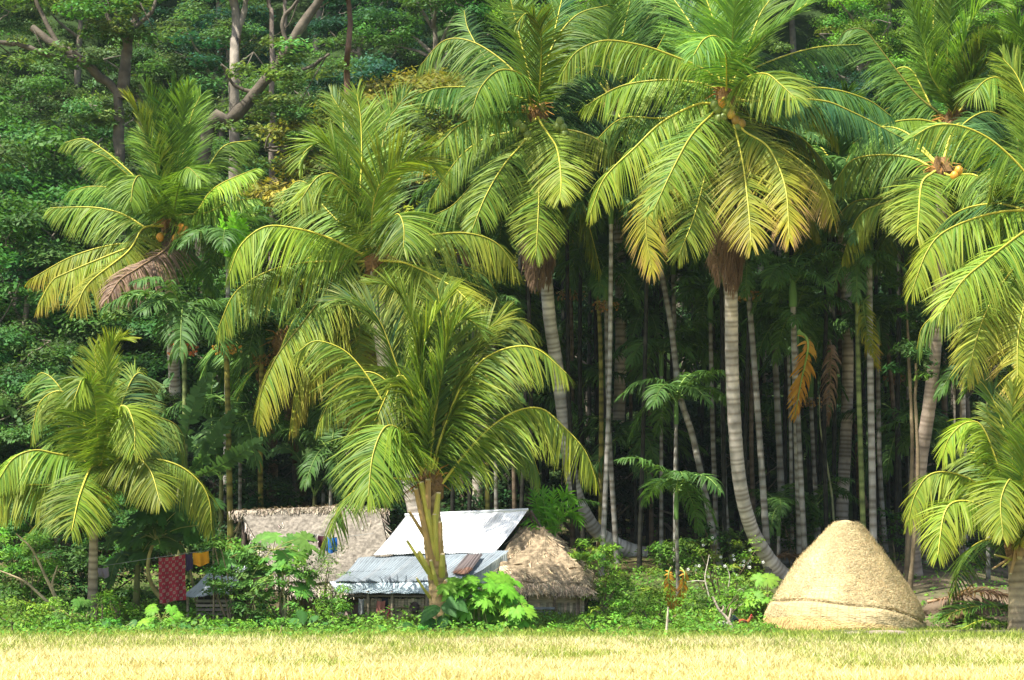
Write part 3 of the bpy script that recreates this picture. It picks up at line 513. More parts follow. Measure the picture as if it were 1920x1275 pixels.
areca('green ringed areca palm with an orange fruit bunch left of the coconut crowns', [(424, 640), (428, 800), (434, 965)], 76, 11, 'y', size=1.25, fruit=(.6, .3, .04), group='areca palms at the left', n=9)
areca('areca palm with long drooping wide leaflets and reddish fruit at the left', [(345, 640), (347, 800), (350, 1000)], 74, 10, 'g', size=1.35, fruit=(.5, .14, .05), group='areca palms at the left', n=9)
ua = areca('areca palm with one bright green upright new leaf in front of the left coconut palm', [(428, 500), (426, 700), (420, 960)], 79, 10, 'w', size=1.2, group='areca palms at the left', n=8)
PG['lime'] = ((.16, .42, .02), (.24, .55, .03))
for k, (tx, ty, mx_) in enumerate([(415, 402, 418), (440, 398, 436), (456, 412, 446)]):
    add_frond(ua, [P(428, 490, 78.4), P(mx_, 450, 78.2), P(tx, ty, 78.0)], L=.45, n=26, wid=.10, droop=.03, seed=77+k, kind='lime', up=.1, roll=.6, rr=.02, label='bright lime green new leaf')
areca('areca palm behind the left middle coconut crown', [(860, 420), (864, 700), (868, 980)], 86, 9, 'b', size=1.1, group='areca palms at the left', n=8)
# young arecas of the undergrowth
for lab, px, Y, sz, n in [('small dark areca palm with fan like leaves under the leaning areca trunk', [(1268, 790), (1266, 900), (1266, 1000)], 76, 1.15, 9),
                          ('small areca palm above the hanging orange leaf by the flowering bush', [(1268, 968), (1270, 1050), (1272, 1148)], 69, .95, 7),
                          ('small areca palm with stiff upright leaves right behind the hut roof', [(1012, 1030), (1012, 1040), (1012, 1060)], 74, 1.0, 7),
                          ('shaded young areca palm with dark leaves beside the ringed areca trunk', [(1478, 660), (1482, 800), (1486, 1010)], 80, 1.3, 9),
                          ('young areca palm with dark drooping leaves behind the fan shaped one', [(1240, 700), (1240, 850), (1240, 990)], 80, 1.2, 8),
                          ('low areca seedling glowing green behind the grove trunks', [(1460, 1000), (1460, 1010), (1460, 1030)], 79, .9, 7),
                          ('low areca seedling at the foot of the ringed areca trunk', [(1530, 985), (1530, 1000), (1530, 1020)], 80, .9, 7),
                          ('young areca palm behind the palms at the right edge', [(1850, 720), (1852, 850), (1853, 1000)], 76, 1.3, 8),
                          ('low areca palm left of the tin house behind the papaya', [(620, 900), (620, 950), (620, 985)], 76, 1.2, 7),
                          ('low areca palm between the brown trunk and the stained areca', [(605, 800), (606, 900), (606, 985)], 80, 1.3, 8),
                          ('low dark areca palm at the left of the thatched roof', [(450, 840), (450, 900), (450, 985)], 77, 1.3, 8)]:
    areca(lab, px, Y, 7, 'w', n=n, size=sz, group='young areca palms')
fa = [o for o in C.objects if o.get('label', '').startswith('small areca palm with stiff')][0]
for k, pts in enumerate([[(1036, 1020), (1012, 965), (998, 918)], [(1036, 1020), (1022, 960), (1016, 915)], [(1036, 1020), (1048, 960), (1062, 925), (1078, 945)], [(1036, 1020), (1050, 975), (1072, 958), (1090, 985)], [(1036, 1020), (1035, 960), (1040, 920)], [(1036, 1020), (1010, 985), (990, 975), (975, 1000)]]):
    add_frond(fa, [P(x, y, 71.6-.12*k) for x, y in pts], L=.62, n=26, wid=.075, droop=.06, seed=870+k, kind='fan', up=.1, roll=.7, rr=.022)
# one dead orange leaf hanging here and there, and bright new leaves
def hung_leaf(name, label, x, y, Y, k, rz, s, cat='dead leaf'):
    c = P(x, y, Y); o = bpy.data.objects.new(name, AP[k][0]); C.objects.link(o); o.location = c; o.rotation_euler = (0, R(60), rz); o.scale = (s*1.1, s*.62, s*.9); tag(o, label, cat, 'yellow and brown leaves hanging in the grove')
    m = bpy.data.objects.new('midrib', AP[k][1]); C.objects.link(m); m.parent = o
for a in [('orange dead areca leaf hanging beside the ringed areca trunk', 1498, 625, 75, 6, -1.2, 1.7), ('yellow hanging areca leaf on the white trunk above the haystack', 1630, 555, 75.6, 4, -2.2, 1.25),
          ('brown dead leaf hanging in the shade between orange and yellow leaves', 1556, 640, 78, 5, -1.6, 1.5), ('small orange dead leaf hanging in front of the thin stem by the flowering bush', 1258, 1066, 68.8, 6, -1.9, .8),
          ('second small orange dead leaf hanging on the thin stem by the flowering bush', 1276, 1066, 68.8, 6, -1.2, .8), ('brown dead leaf hanging by the dim trunk above the tin roof', 700, 640, 75, 5, -1.5, 1.2)]:
    hung_leaf('hanging_leaf', *a)
rng = g_(78)
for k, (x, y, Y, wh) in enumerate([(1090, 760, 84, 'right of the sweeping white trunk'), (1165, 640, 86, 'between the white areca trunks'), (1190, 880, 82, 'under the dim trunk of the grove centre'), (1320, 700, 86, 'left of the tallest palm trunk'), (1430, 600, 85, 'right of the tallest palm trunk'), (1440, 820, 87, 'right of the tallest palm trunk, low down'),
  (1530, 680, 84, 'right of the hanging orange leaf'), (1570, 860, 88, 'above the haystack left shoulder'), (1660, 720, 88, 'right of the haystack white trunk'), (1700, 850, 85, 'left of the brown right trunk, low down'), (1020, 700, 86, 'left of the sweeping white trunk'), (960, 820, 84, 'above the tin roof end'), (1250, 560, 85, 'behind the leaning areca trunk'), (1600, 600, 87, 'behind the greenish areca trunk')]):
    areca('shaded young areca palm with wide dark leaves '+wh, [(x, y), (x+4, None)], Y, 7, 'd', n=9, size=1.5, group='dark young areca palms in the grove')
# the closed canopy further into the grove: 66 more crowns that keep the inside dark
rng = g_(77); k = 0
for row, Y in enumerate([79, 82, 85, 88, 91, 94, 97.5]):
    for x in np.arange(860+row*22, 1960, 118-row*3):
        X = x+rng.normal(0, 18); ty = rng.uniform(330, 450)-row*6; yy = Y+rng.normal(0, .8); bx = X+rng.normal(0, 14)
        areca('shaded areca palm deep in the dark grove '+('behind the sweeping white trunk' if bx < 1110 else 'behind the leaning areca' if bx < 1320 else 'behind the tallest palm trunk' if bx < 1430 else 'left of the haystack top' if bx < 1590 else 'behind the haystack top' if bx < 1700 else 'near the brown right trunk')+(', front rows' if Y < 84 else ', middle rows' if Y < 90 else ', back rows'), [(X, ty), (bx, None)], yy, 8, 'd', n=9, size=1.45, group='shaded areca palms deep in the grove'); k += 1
# ---------------------------------------------------------------- broad-leaved trees and bushes
def clump(g, c, r, n, size, col, rng, sq=.6, asp=.45, hollow=.55, droop=.25, layers=False):
    d = nrm(rng.normal(0, 1, (n, 3))); rad = (hollow+(1-hollow)*rng.random((n, 1)))*rng.normal(1, .12, (n, 1)); d[:, 2] = np.where(d[:, 2] < -.3, -d[:, 2]*.6, d[:, 2])
    p = d*rad*r*[1, 1, sq]
    if layers: p[:, 2] = np.round(p[:, 2]/(r*.22))*r*.22+rng.normal(0, .035*r, n)
    leafcards(g, c+p, size*rng.uniform(.7, 1.3, n), d*[.8, .8, 1]+[0, 0, .9 if not layers else 2.2], cvar(col, n, rng, .1, .2), rng, asp, droop)
def tree_obj(name, label, cat, base, limbs, clumps, col, size=.26, dens=60, bark=(.22, .19, .15), group=None, seed=0, sq=.6, layers=False, asp=.45, colv=.28, lmat=None, twigs=True):
    """limbs: list of (points, r0, r1) world; clumps: list of (centre, radius) world"""
    rng = g_(seed+7000); root = thing(name, label, cat, base, group); o0 = np.asarray(base, float); g = G()
    for pts, r0, r1 in limbs:
        n = max(6, len(pts)*5); c = spline(np.asarray(pts)-o0, n); c = c+rng.normal(0, .25*min(r0, .15), c.shape)*np.linspace(0, 1, n)[:, None]
        g.tube(c, np.linspace(r0, r1, n)*rng.normal(1, .06, n), np.array(bark)*rng.normal(1, .16, (n, 1)).clip(.6, 1.5), 8)
    if twigs and limbs:
        ends = np.array([np.asarray(l[0][-1])-o0 for l in limbs])
        cnt = {}
        for c, r in clumps[::1]:
            q = np.asarray(c)-o0; e = ends[np.argmin(((ends-q)**2).sum(1))]
            cnt[tuple(e)] = cnt.get(tuple(e), 0)+1
            if np.linalg.norm(e-q) < 3.5 and cnt[tuple(e)] < 3: g.tube(spline([e, (e+q)/2+rng.normal(0, .25, 3), q+rng.normal(0, .4*r, 3)], 7), np.linspace(.035, .01, 7), np.array(bark)*.7, 5)
    if limbs: g.obj('trunk', M_bark, root, True, origin=(0, 0, 0))
    g = G()
    for c, r in clumps:
        cc = np.array(col)*rng.normal(1, colv)*np.array([rng.normal(1, .16), 1, rng.normal(1, .15)]); cc = np.clip(cc, np.array(col)*.4, np.array(col)*1.9)
        clump(g, np.asarray(c)-o0, r, int(dens*r*r*4), size, cc, rng, sq, asp, layers=layers)
    g.obj('crown', lmat or M_leaf, root, origin=(0, 0, 0)); return root
def tree_proto(seed, col, H=10., W=4.2, nclump=40, size=.22, dens=80, bark=(.2, .17, .13), low=.25, sq=.6, layers=False):
    rng = random.Random(seed); limbs = []; cl = []
    top = np.array([rng.uniform(-.8, .8), rng.uniform(-.8, .8), H*.75]); limbs.append(([(0, 0, -1), top*.5+[rng.uniform(-.3, .3), 0, 0], top], .24, .08))
    for i in range(7):
        a = i*2.4+rng.uniform(-.4, .4); h = H*rng.uniform(.3, .6); e = np.array([math.cos(a)*W*.7, math.sin(a)*W*.7, h+rng.uniform(1, 2.5)]); s = top*h/(H*.75)
        limbs.append(([s, (s+e)/2+[0, 0, rng.uniform(-.3, .6)], e], .11, .03))
    for i in range(nclump):
        a = i*2.4; u = (i+.5)/nclump; rr = W*math.sqrt(min(1, u*1.1))*rng.uniform(.75, 1.05); zz = H*(low+(1-low)*(1-(rr/W)**2*.75)*rng.uniform(.5, 1.02))
        cl.append(((math.cos(a)*rr, math.sin(a)*rr, zz), rng.uniform(.75, 1.35)))
    return tree_obj('jungle_tree', None, 'tree', (0, 0, 0), limbs, cl, col, size, dens, bark, None, seed, sq, layers)
HG = dict(mid=(.066, .155, .032), bright=(.13, .25, .03), dark=(.022, .075, .04), yellow=(.19, .22, .03), olive=(.085, .16, .045), dim=(.022, .052, .016))  # dim carries the grove's shade in its low leaf colour
protos = {k: [tree_proto(i*10+j, c, *( (9.5, 4.0) if j else (11.5, 4.6)), layers=(k == 'olive' and j == 0)) for j in range(2)] for i, (k, c) in enumerate(HG.items())}
used_p = set()
LM = [(-200, 'above the far left bushes'), (90, 'left of the orange nut coconut palm'), (300, 'behind the orange nut coconut palm'), (470, 'right of the orange nut coconut palm'), (640, 'above the left middle coconut crown'), (830, 'left of the green nut coconut palm'), (1000, 'behind the green nut coconut palm'),
      (1180, 'between the two tallest coconut palms'), (1360, 'behind the tallest coconut palm'), (1560, 'right of the tallest coconut crown'), (1780, 'behind the upper right coconut palm'), (1940, 'at the upper right corner')]
def spot(px, py):
    p = min(LM, key=lambda q: abs(q[0]-px))[1]; return p+(', high up' if py < 120 else ', half way up' if py < 380 else ', low down')
SH = dict(mid='mid green jungle tree', bright='bright green leafy tree', dark='dark blue green jungle tree', yellow='yellow leaved bush tree', olive='feathery olive green tree', dim='dim understory tree')
def put_tree(kind, j, x, y, z, s, rz, label, group):
    root = protos[kind][j]; loc = (x, y, z)
    if root.name in used_p: return dup(root, loc, rz, s, label, group)
    used_p.add(root.name); root.location = loc; root.rotation_euler = (0, 0, rz); root.scale = (s,)*3; tag(root, label, None, group); return root
LB = dict(mid='mid green jungle tree in the mass covering the left hillside', bright='bright green leafy tree on the slope behind the palm crowns', dark='dark blue green jungle tree in the shaded hollow at the top',
          yellow='yellow leaved bush tree behind the left middle palm crown', olive='feathery olive green tree with visible branches on the upper left slope', dim='dim understory tree in the shade behind the grove trunks')
rng = g_(31)
for row, Y in enumerate([101, 106, 111, 116.5, 122, 128, 135, 143]):
    hw = 960/F*Y+4
    for x in np.arange(-hw+row % 2*2.3, hw+2, 5.0+.12*row):
        X = x+rng.normal(0, .8); yy = Y+rng.normal(0, 1.2); px = 960+X/yy*F; zt = hz(X, yy); py = HOR-(zt+7-CH)/yy*F
        if px < 330: kind = 'olive' if (py < 190 and rng.random() < .6) else 'mid'
        elif px < 640: kind = 'dark' if (py < 230 and rng.random() < .75) else 'olive'
        elif px < 900: kind = 'dark' if rng.random() < .85 else 'mid'
        elif px < 1500: kind = 'bright' if rng.random() < .5 else 'mid'
        elif px < 1700: kind = 'bright' if rng.random() < .6 else 'dark'
        else: kind = 'bright' if rng.random() < .8 else 'mid'
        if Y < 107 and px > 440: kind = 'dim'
        s = rng.uniform(.8, 1.15)*(.75 if Y < 107 else 1)
        put_tree(kind, int(rng.integers(2)), X, yy, zt-.3, s, rng.uniform(0, 6.28), SH[kind]+' '+spot(px, py), {'mid': 'trees of the left hillside', 'bright': 'bright trees behind the palms', 'dark': 'dark trees in the upper hollow', 'olive': 'feathery trees of the upper left', 'dim': 'understory trees behind the grove', 'yellow': 'yellow leaved bushes'}[kind])
# bushes closing the view under the left palms and in the back of the grove
for i in range(46):
    Y = rng.uniform(84, 99) if i > 18 else rng.uniform(77, 92); px = rng.uniform(380, 1960) if i > 18 else rng.uniform(-60, 470)
    X = (px-960)/F*Y; kind = ('dim' if px > 420 else 'mid'); s = rng.uniform(.38, .6)
    put_tree(kind, int(rng.integers(2)), X, Y, hz(X, Y)-1.2, s, rng.uniform(0, 6.28), ('low dark bush in the shade ' if kind == 'dim' else 'dense green bush ')+spot(px, 900).replace(', low down', ', near the ground'), 'dark bushes behind the grove' if kind == 'dim' else 'bushes at the foot of the left hillside')
# green mass behind the far left palms, standing nearer than the hill
for i, (px, py, Y, s) in enumerate([(20, 560, 92, .9), (120, 600, 90, .85), (60, 420, 97, 1.05), (230, 640, 88, .75), (-30, 700, 86, .8), (330, 760, 86, .6), (100, 760, 84, .6), (250, 520, 95, .8), (20, 300, 103, 1.2), (160, 360, 100, 1.0), (400, 660, 90, .7), (480, 620, 93, .8), (560, 700, 92, .7)]):
    X = (px-960)/F*Y; zt = CH-(py-HOR)/F*Y-7.5*s; zt = max(zt, hz(X, Y)-2.0) if py > 500 else zt
    zg = hz(X, Y); s2 = s
    if zt > zg: s2 = s*(zt+7.5*s-zg)/(7.5*s); zt = zg-.3
    put_tree('mid', i % 2, X, Y, zt, min(s2, 1.5), i*1.3, 'tall leafy tree '+['at the left edge level with the small left palm top', 'above the small left palm', 'at the left edge beside the brown tipped fronds', 'under the dead frond of the orange nut palm', 'cut by the left edge above the banana leaf', 'behind the wide grey green banana leaves', 'just left of the small left palm crown', 'between the orange nut palm and the small left palm', 'at the left edge half way up the picture', 'left of the upright fronds of the orange nut palm', 'behind the two ringed areca trunks at the left', 'behind the left tips of the left middle palm', 'behind the drooping yellow fronds of the left middle palm'][i], 'tall trees in front of the left hillside')
for px, py, Y in [(700, 215, 104), (770, 190, 106), (840, 180, 108), (735, 240, 103)]:
    X = (px-960)/F*Y; zg = hz(X, Y); s = (CH-(py-HOR)/F*Y-zg)/9.5
    put_tree('yellow', px % 2, X, Y, zg-.3, s, px*.1, SH['yellow']+' '+['left of', 'right of', 'nearest', 'farthest left of'][int(px) % 4]+' the upright fronds of the left middle palm', 'yellow leaved bushes')
# big hillside trees whose bare limbs show (limbs traced, each at its own distance)
def hill_tree(label, Y, limbs, clumps, col, seed, size=.3, bark=(.105, .088, .065), layers=True, sq=.45):
    lm = [([P(x, y, Y+dy) for x, y, dy in pts], r0, r1) for pts, r0, r1 in limbs]
    b = np.array(lm[0][0][0]); b = b.copy(); b[2] = hz(b[0], b[1])-.3
    if b[2] < lm[0][0][0][2]: lm[0] = ([b]+lm[0][0], lm[0][1]*1.25, lm[0][2])
    cl = [(P(x, y, Y+dy), r) for x, y, dy, r in clumps]
    tree_obj('hillside_tree', label, 'tree', b, lm, cl, col, size, 36, bark, None, seed, sq, layers, colv=.2)
rg = g_(9)
def cl_area(x0, y0, x1, y1, n, r=(.8, 1.4), dy=(-1.5, 2.5)): return [(rg.uniform(x0, x1), rg.uniform(y0, y1), rg.uniform(*dy), rg.uniform(*r)) for _ in range(n)]
hill_tree('hillside tree with a long bare limb slanting to the upper left and a forked trunk', 100, [([(222, 190, 0), (200, 160, 0), (165, 122, -.5), (130, 95, -.5), (95, 78, -.3), (60, 50, 0)], .30, .16), ([(228, 185, 0), (236, 120, 0), (240, 70, 0), (250, 40, 0), (262, 5, 0)], .30, .16), ([(250, 55, 0), (285, 20, 0), (300, -20, 0)], .12, .06), ([(240, 80, 0), (205, 40, 0), (190, -20, 0)], .12, .06), ([(150, 110, -.5), (100, 105, -1), (40, 85, -1), (-10, 78, -1)], .12, .1), ([(110, 85, -.3), (75, 20, 0), (60, -30, 0)], .12, .07)],
 cl_area(30, 40, 200, 130, 9, (.5, .9), (-1.8, -.3))+cl_area(90, 20, 300, 90, 11, (.6, 1.), (-1.8, 0))+cl_area(-20, -20, 330, 20, 12)+cl_area(120, 180, 330, 240, 9, (.5, .9), (-1, 1)), (.10, .18, .045), 1)
hill_tree('hillside tree with a pale upright forked trunk at the top left of the middle', 106, [([(440, 130, 0), (444, 80, 0), (442, 40, 0), (434, -20, 0)], .28, .22), ([(446, 60, 0), (458, 20, 0), (466, -30, 0)], .16, .12)], cl_area(380, -40, 500, -10, 6)+cl_area(330, 60, 400, 140, 4, (.6, 1)), HG['dark'], 2, bark=(.19, .165, .13))
hill_tree('hillside tree with a thick trunk leaning right under a feathery olive crown', 101, [([(385, 275, 0), (430, 225, 0), (470, 185, 0), (500, 145, 0), (530, 105, 0), (565, 50, 0), (605, -10, 0)], .38, .2), ([(540, 90, 0), (530, 40, 0), (560, 0, 0)], .12, .06), ([(480, 175, 0), (440, 160, 0), (415, 120, -.5)], .1, .05), ([(510, 140, 0), (570, 130, -1), (615, 100, -1)], .12, .05)],
 cl_area(410, 120, 560, 270, 14, (.55, .9), (-2, -.6))+cl_area(480, 80, 620, 150, 9, (.6, 1.), (-2, 1))+cl_area(560, 120, 640, 300, 8, (.6, 1.), (-1, 2))+cl_area(400, 200, 560, 320, 9, (.7, 1.1), (0, 2.5)), (.11, .19, .05), 3)
hill_tree('tree with a slender bare trunk in the dark hollow left of the central palms', 106, [([(650, 170, 0), (652, 110, 0), (656, 30, 0), (650, -20, 0)], .17, .13)], cl_area(610, -30, 720, 0, 5), HG['dark'], 4, bark=(.17,.1,.07))
hill_tree('tree with two slim grey stems above the feathery olive crown', 108, [([(510, 60, 0), (508, 20, 0), (500, -30, 0)], .15, .1), ([(532, 60, 0), (535, 30, 0), (530, -30, 0)], .1, .08)], cl_area(480, -40, 580, -15, 4), HG['dark'], 5, bark=(.2, .16, .13))
# leafy shrubs among the right-hand trunks
def shrub(label, x0, y0, x1, y1, Y, n, r, col, size=.16, seed=0, stems=4, name='leafy_bush', cat='bush', group=None, dens=90, asp=.4, sq=.7, bark=(.22, .17, .1), depth=1.2, flowers=0):
    rng = g_(seed+300); cx = (x0+x1)/2; b = P(cx, HOR, Y); b[2] = hz(b[0], b[1])-.05
    cl = [(P(rng.uniform(x0, x1), y0+(y1-y0)*rng.random()**.9, Y+rng.uniform(-depth, depth)*.6), rng.uniform(*r)) for _ in range(n)]
    if HOR-y1 > 150: q = np.mean([c[0] for c in cl], 0); lm = [([b, (b+q)/2+[.2, 0, 0], q], .09, .04)]
    else: lm = [([b, (b+np.array(cl[i % n][0]))/2+[rng.normal(0, .1), 0, 0], np.array(cl[i % n][0])], .035, .012) for i in range(stems)]
    o = tree_obj(name, label, cat, b, lm, cl, col, size, dens, bark, group, seed, sq, asp=asp, twigs=False)
    if flowers:
        g = G()
        for i in range(flowers):
            c = cl[int(rng.integers(n))]; q = np.array(c[0])+nrm(rng.normal(0, 1, 3)*[1, .6, .5]+[0, -1, .5])*c[1]*.95-b
            for k in range(5):
                a = k*1.256; d = np.array([math.cos(a), -.3, math.sin(a)]); leafcards(g, (q+d*.03)[None], [.05], np.array([[0, -1, .4]]), [(.8, .8, .76)], rng, .7, 0)
        g.obj('flowers', M_leaf, o, origin=(0, 0, 0))
    return o
shrub('leafy shrub with pointed leaves against the brown right palm trunk', 1670, 640, 1740, 730, 73, 7, (.35, .6), (.06, .13, .03), .26, 1, dens=80, asp=.3)
shrub('higher leafy shrub branch left of the bright right fronds', 1660, 510, 1740, 600, 76, 8, (.35, .6), (.07, .15, .03), .26, 2, dens=80, asp=.3)
shrub('dark leafy tree behind the brown right palm trunk', 1740, 560, 1850, 760, 80, 12, (.6, .9), (.03, .075, .02), .26, 3)
shrub('sunlit bush deep between the trunks right of the haystack', 1780, 800, 1850, 900, 84, 6, (.5, .8), (.08, .17, .02), .24, 4)
# ---------------------------------------------------------------- houses
def grid_surface(g, quad, nu, nv, col, disp=None, thick=.0, m=0):
    """quad: 4 corners (a,b,c,d) a->b along u, a->d along v; disp(u,v)->offset vector"""
    a, b, c, d = [np.asarray(q, float) for q in quad]; u = np.linspace(0, 1, nu)[None, :, None]; v = np.linspace(0, 1, nv)[:, None, None]
    p = a*(1-u)*(1-v)+b*u*(1-v)+c*u*v+d*(1-u)*v
    if disp is not None: p = p+disp(u, v)
    i = np.arange(nv-1)[:, None]*nu+np.arange(nu-1)[None]; f = np.stack([i, i+1, i+nu+1, i+nu], -1).reshape(-1, 4)
    cc = col(u[..., 0], v[..., 0]) if callable(col) else col
    g.add(p, f, cc, m)
    if thick:
        n = nrm(np.cross(b-a, d-a)); g.add(p-n*thick, f[:, ::-1], cc, m)
        e = np.concatenate([np.arange(nu), (np.arange(nv-1)+1)*nu+nu-1, (nv-1)*nu+np.arange(nu-1)[::-1], np.arange(nv-2, 0, -1)*nu]); k = len(e); q = p.reshape(-1, 3)[e]
        j = np.arange(k); ce = np.asarray(cc).reshape(-1, 3)[e] if np.asarray(cc).ndim > 1 and np.asarray(cc).size > 3 else np.broadcast_to(col, (k, 3))
        g.add(np.vstack([q, q-n*thick]), np.stack([j, (j+1) % k, k+(j+1) % k, k+j], -1), np.vstack([ce, ce]), m)
def tin(root, name, quad, n_rib, col, label=None, patches=0, seed=0, amp=.009, rows=22, sag=.04):
    rng = g_(seed+60); o0 = np.array(root.location); q = [np.asarray(x)-o0 for x in quad]; nn = nrm(np.cross(q[1]-q[0], q[3]-q[0])); nn = nn*np.sign(nn[2]+1e-9)
    n_rib *= 2; nu = n_rib*6+1; sh = rng.normal(1, .10, 40); ph = rng.uniform(0, 6, 4)
    def disp(u, v): return nn*(amp*np.sin(u*n_rib*2*math.pi)-sag*np.sin(v*math.pi)*1.0-.03*np.sin(u*7+ph[0])*np.sin(v*4+ph[1])+.012*np.sin(u*31+ph[2]))
    def c(u, v):
        k = sh[(u*n_rib/3.0).astype(int) % 40]*np.where(v > .97, .8, 1)
        k = k*np.where(np.abs((u*n_rib/6) % 1-.02) < .025, .72, 1)*np.where((np.abs((v*3) % 1-.5) < .09) & ((u*n_rib).astype(int) % 2 == 0) & (np.sin(u*n_rib*6.28) > .3), .6, 1)
        cc = np.array(col)*(k*np.ones_like(v))[..., None]
        st = np.clip(np.sin(u*19+ph[3])*np.sin(u*53)*.5-.2+.3*v, 0, 1)[..., None]*.5*patches
        return (cc*(1-st)+np.array([.30, .17, .10])*st).reshape(-1, 3)
    g = G(); grid_surface(g, q, nu, rows, c, disp, .012); o = g.obj(name, M_tin, root, True, origin=(0, 0, 0))
    if label: o['label'] = label
    return o
def thatch(root, name, quads, col, seed=0, n=5200, under=True, thick=.18, size=(.32, .62)):
    """thatch: a rough slab per quad (top edge a-b, bottom edge d-c) covered with straw strands lying down the slope"""
    rng = g_(seed+90); o0 = np.array(root.location); g = G(); ar = []
    Q = [[np.asarray(x)-o0 for x in q] for q in quads]
    for q in Q: ar.append(np.linalg.norm(np.cross(q[1]-q[0], q[3]-q[0])))
    for q, A in zip(Q, ar):
        nn = nrm(np.cross(q[1]-q[0], q[3]-q[0])); nn = nn*np.sign(nn[2]+1e-9); ph = rng.uniform(0, 6, 3)
        def disp(u, v, nn=nn, ph=ph): return nn*(.05*np.sin(u*11+ph[0])*np.sin(v*9+ph[1])+.03*np.sin(u*29+v*23+ph[2]))
        grid_surface(g, q, 26, 14, np.array(col)*.55, disp, thick)  # slab colour darkened so gaps between strands read as shade
        len_ = np.linalg.norm(q[3]-q[0]); k = int(n*A/sum(ar)); u = rng.random((k, 1)); v = rng.random((k, 1))**.9*1.02; a, b, c, d = q
        p = a*(1-u)*(1-v)+b*u*(1-v)+c*u*v+d*(1-u)*v+nn*(rng.uniform(.0, .075, (k, 1))+.05*np.sin(u*11+ph[0])*np.sin(v*9+ph[1])+.03*np.sin(u*29+v*23+ph[2]))
        dn = nrm((d*(1-u)+c*u)-(a*(1-u)+b*u)); sd = nrm(np.cross(dn, nn)); l = rng.uniform(*size, (k, 1))
        dirv = nrm(dn+sd*rng.normal(0, .28, (k, 1))+nn*rng.normal(.03, .09, (k, 1))); w = sd*rng.uniform(.008, .022, (k, 1)); tip = p+dirv*l+[0, 0, -.03]
        V = np.stack([p-w, p+w, tip+w*.5, tip-w*.5], 1)
        cc = cvar(col, k, rng, .06, .36)*np.where(np.abs(((v*len_+.06*np.sin(u*25)) % .42)-.04) < .035, .55, 1)*(1+.25*np.sin(u*6+ph[2])*np.sin(v*5+ph[0])); i = np.arange(k)[:, None]*4
        g.add(V, i+[0, 1, 2, 3], np.repeat(cc[:, None], 4, 1).reshape(-1, 3))
    return g.obj(name, M_thatch, root, origin=(0, 0, 0))
def plank_wall(root, name, a, b, h0, h1, col, seed=0, pw=.12, horiz=False, gap=.012, m=None, label=None, dep=.03):
    """wall from a to b (xy), between heights h0 and h1 (world)"""
    rng = g_(seed+30); o0 = np.array(root.location); a = np.array(a, float); b = np.array(b, float); d = b-a; L = np.linalg.norm(d); rz = math.atan2(d[1], d[0]); g = G()
    if not horiz:
        n = int(L/pw)
        for i in range(n):
            c = a+d*(i+.5)/n; hh = h1-h0+rng.uniform(-.03, .0); g.box(np.array([c[0], c[1], h0+hh/2])-o0+[0, rng.uniform(-.008, .008), 0], (pw-gap, dep, hh), cvar(col, 1, rng, .05, .18)[0], rz)
    else:
        n = max(1, int((h1-h0)/pw)); 
        for i in range(n): g.box(np.array([(a[0]+b[0])/2, (a[1]+b[1])/2, h0+(i+.5)*pw])-o0, (L+rng.uniform(-.06, 0), dep, pw-gap), cvar(col, 1, rng, .05, .2)[0], rz)
    o = g.obj(name, m or M_wood, root, origin=(0, 0, 0))
    if label: o['label'] = label
    return o
def post(root, x, y, z0, z1, r=.05, col=(.25, .2, .14), name='post', lean=0):
    o0 = np.array(root.location); g = G(); g.tube(np.array([[x, y, z0], [x+lean*.5, y, (z0+z1)/2], [x+lean, y, z1]])-o0, r, col, 8); return g.obj(name, M_wood, root, True, origin=(0, 0, 0))
# left thatched house
Yr, Ye = 71.6, 69.2
c0 = P(585, 1120, 70); c0[2] = hz(c0[0], 70)
TH = thing('thatched_house', 'long low house under a grey brown palm thatch roof behind the papaya bushes', 'house', c0)
ra, rb = P(452, 967, Yr), P(712, 961, Yr); ea, eb = P(560, 1098, Ye), P(742, 1100, Ye); ea = P(524, 1098, Ye)
thatch(TH, 'roof', [(ra, rb, eb, ea), (rb, ra, P(430, 1085, 74), P(735, 1080, 74))], (.40, .355, .29), 1, 22000)
g = G(); rng = g_(8); o0 = np.array(TH.location)
rp_ = spline([P(440, 968, Yr-.05), P(510, 966, Yr-.05), P(590, 962, Yr-.05), P(660, 959, Yr-.05), P(722, 966, Yr-.05)], 40)-o0+[0, 0, .05]
g.tube(rp_, .15*rng.normal(1, .07, 40), (.36, .30, .23), 10)
for i in range(900):
    q = rp_[int(rng.integers(40))]+[rng.normal(0, .1), 0, 0]; a = rng.uniform(-.4, 1.9); p0 = q+np.array([0, -math.sin(a), math.cos(a)])*.15; dv = nrm(np.array([rng.normal(0, .8), -math.cos(a), -math.sin(a)])); w = np.array([.014, 0, 0])
    g.add([p0-w, p0+w, p0+dv*.25+w*.5, p0+dv*.25-w*.5], [[0, 1, 2, 3]], cvar((.40, .34, .26), 1, rng, .05, .3)[0])
g.obj('ridge_cap', M_thatch, TH, origin=(0, 0, 0))
xl, xr = ra[0]+.35, rb[0]-.1
plank_wall(TH, 'wall', (xl, 69.75), (xr, 69.75), hz(0, 70)-.3, 1.75, (.24, .18, .12), 3)
plank_wall(TH, 'wall', (xl, 69.8), (xl-.1, 73.6), hz(0, 70)-.3, 1.7, (.2, .15, .1), 4)
# gable of the thatched house with dark thatch fringe at its left end
g = G(); 
for i in range(9):
    a = ra+(P(500, 1080, 69.5)-ra)*i/8+[.12, -.02, -.12]; g.tube(np.array([a, a+[.02, 0, -rng.uniform(.2, .5)]])-o0, .03, (.12, .09, .06), 5)
g.obj('rafter', M_wood, TH, origin=(0, 0, 0))
post(TH, ra[0]+.1, 71.6, .3, ra[2]-.1, .09, (.12, .09, .07))
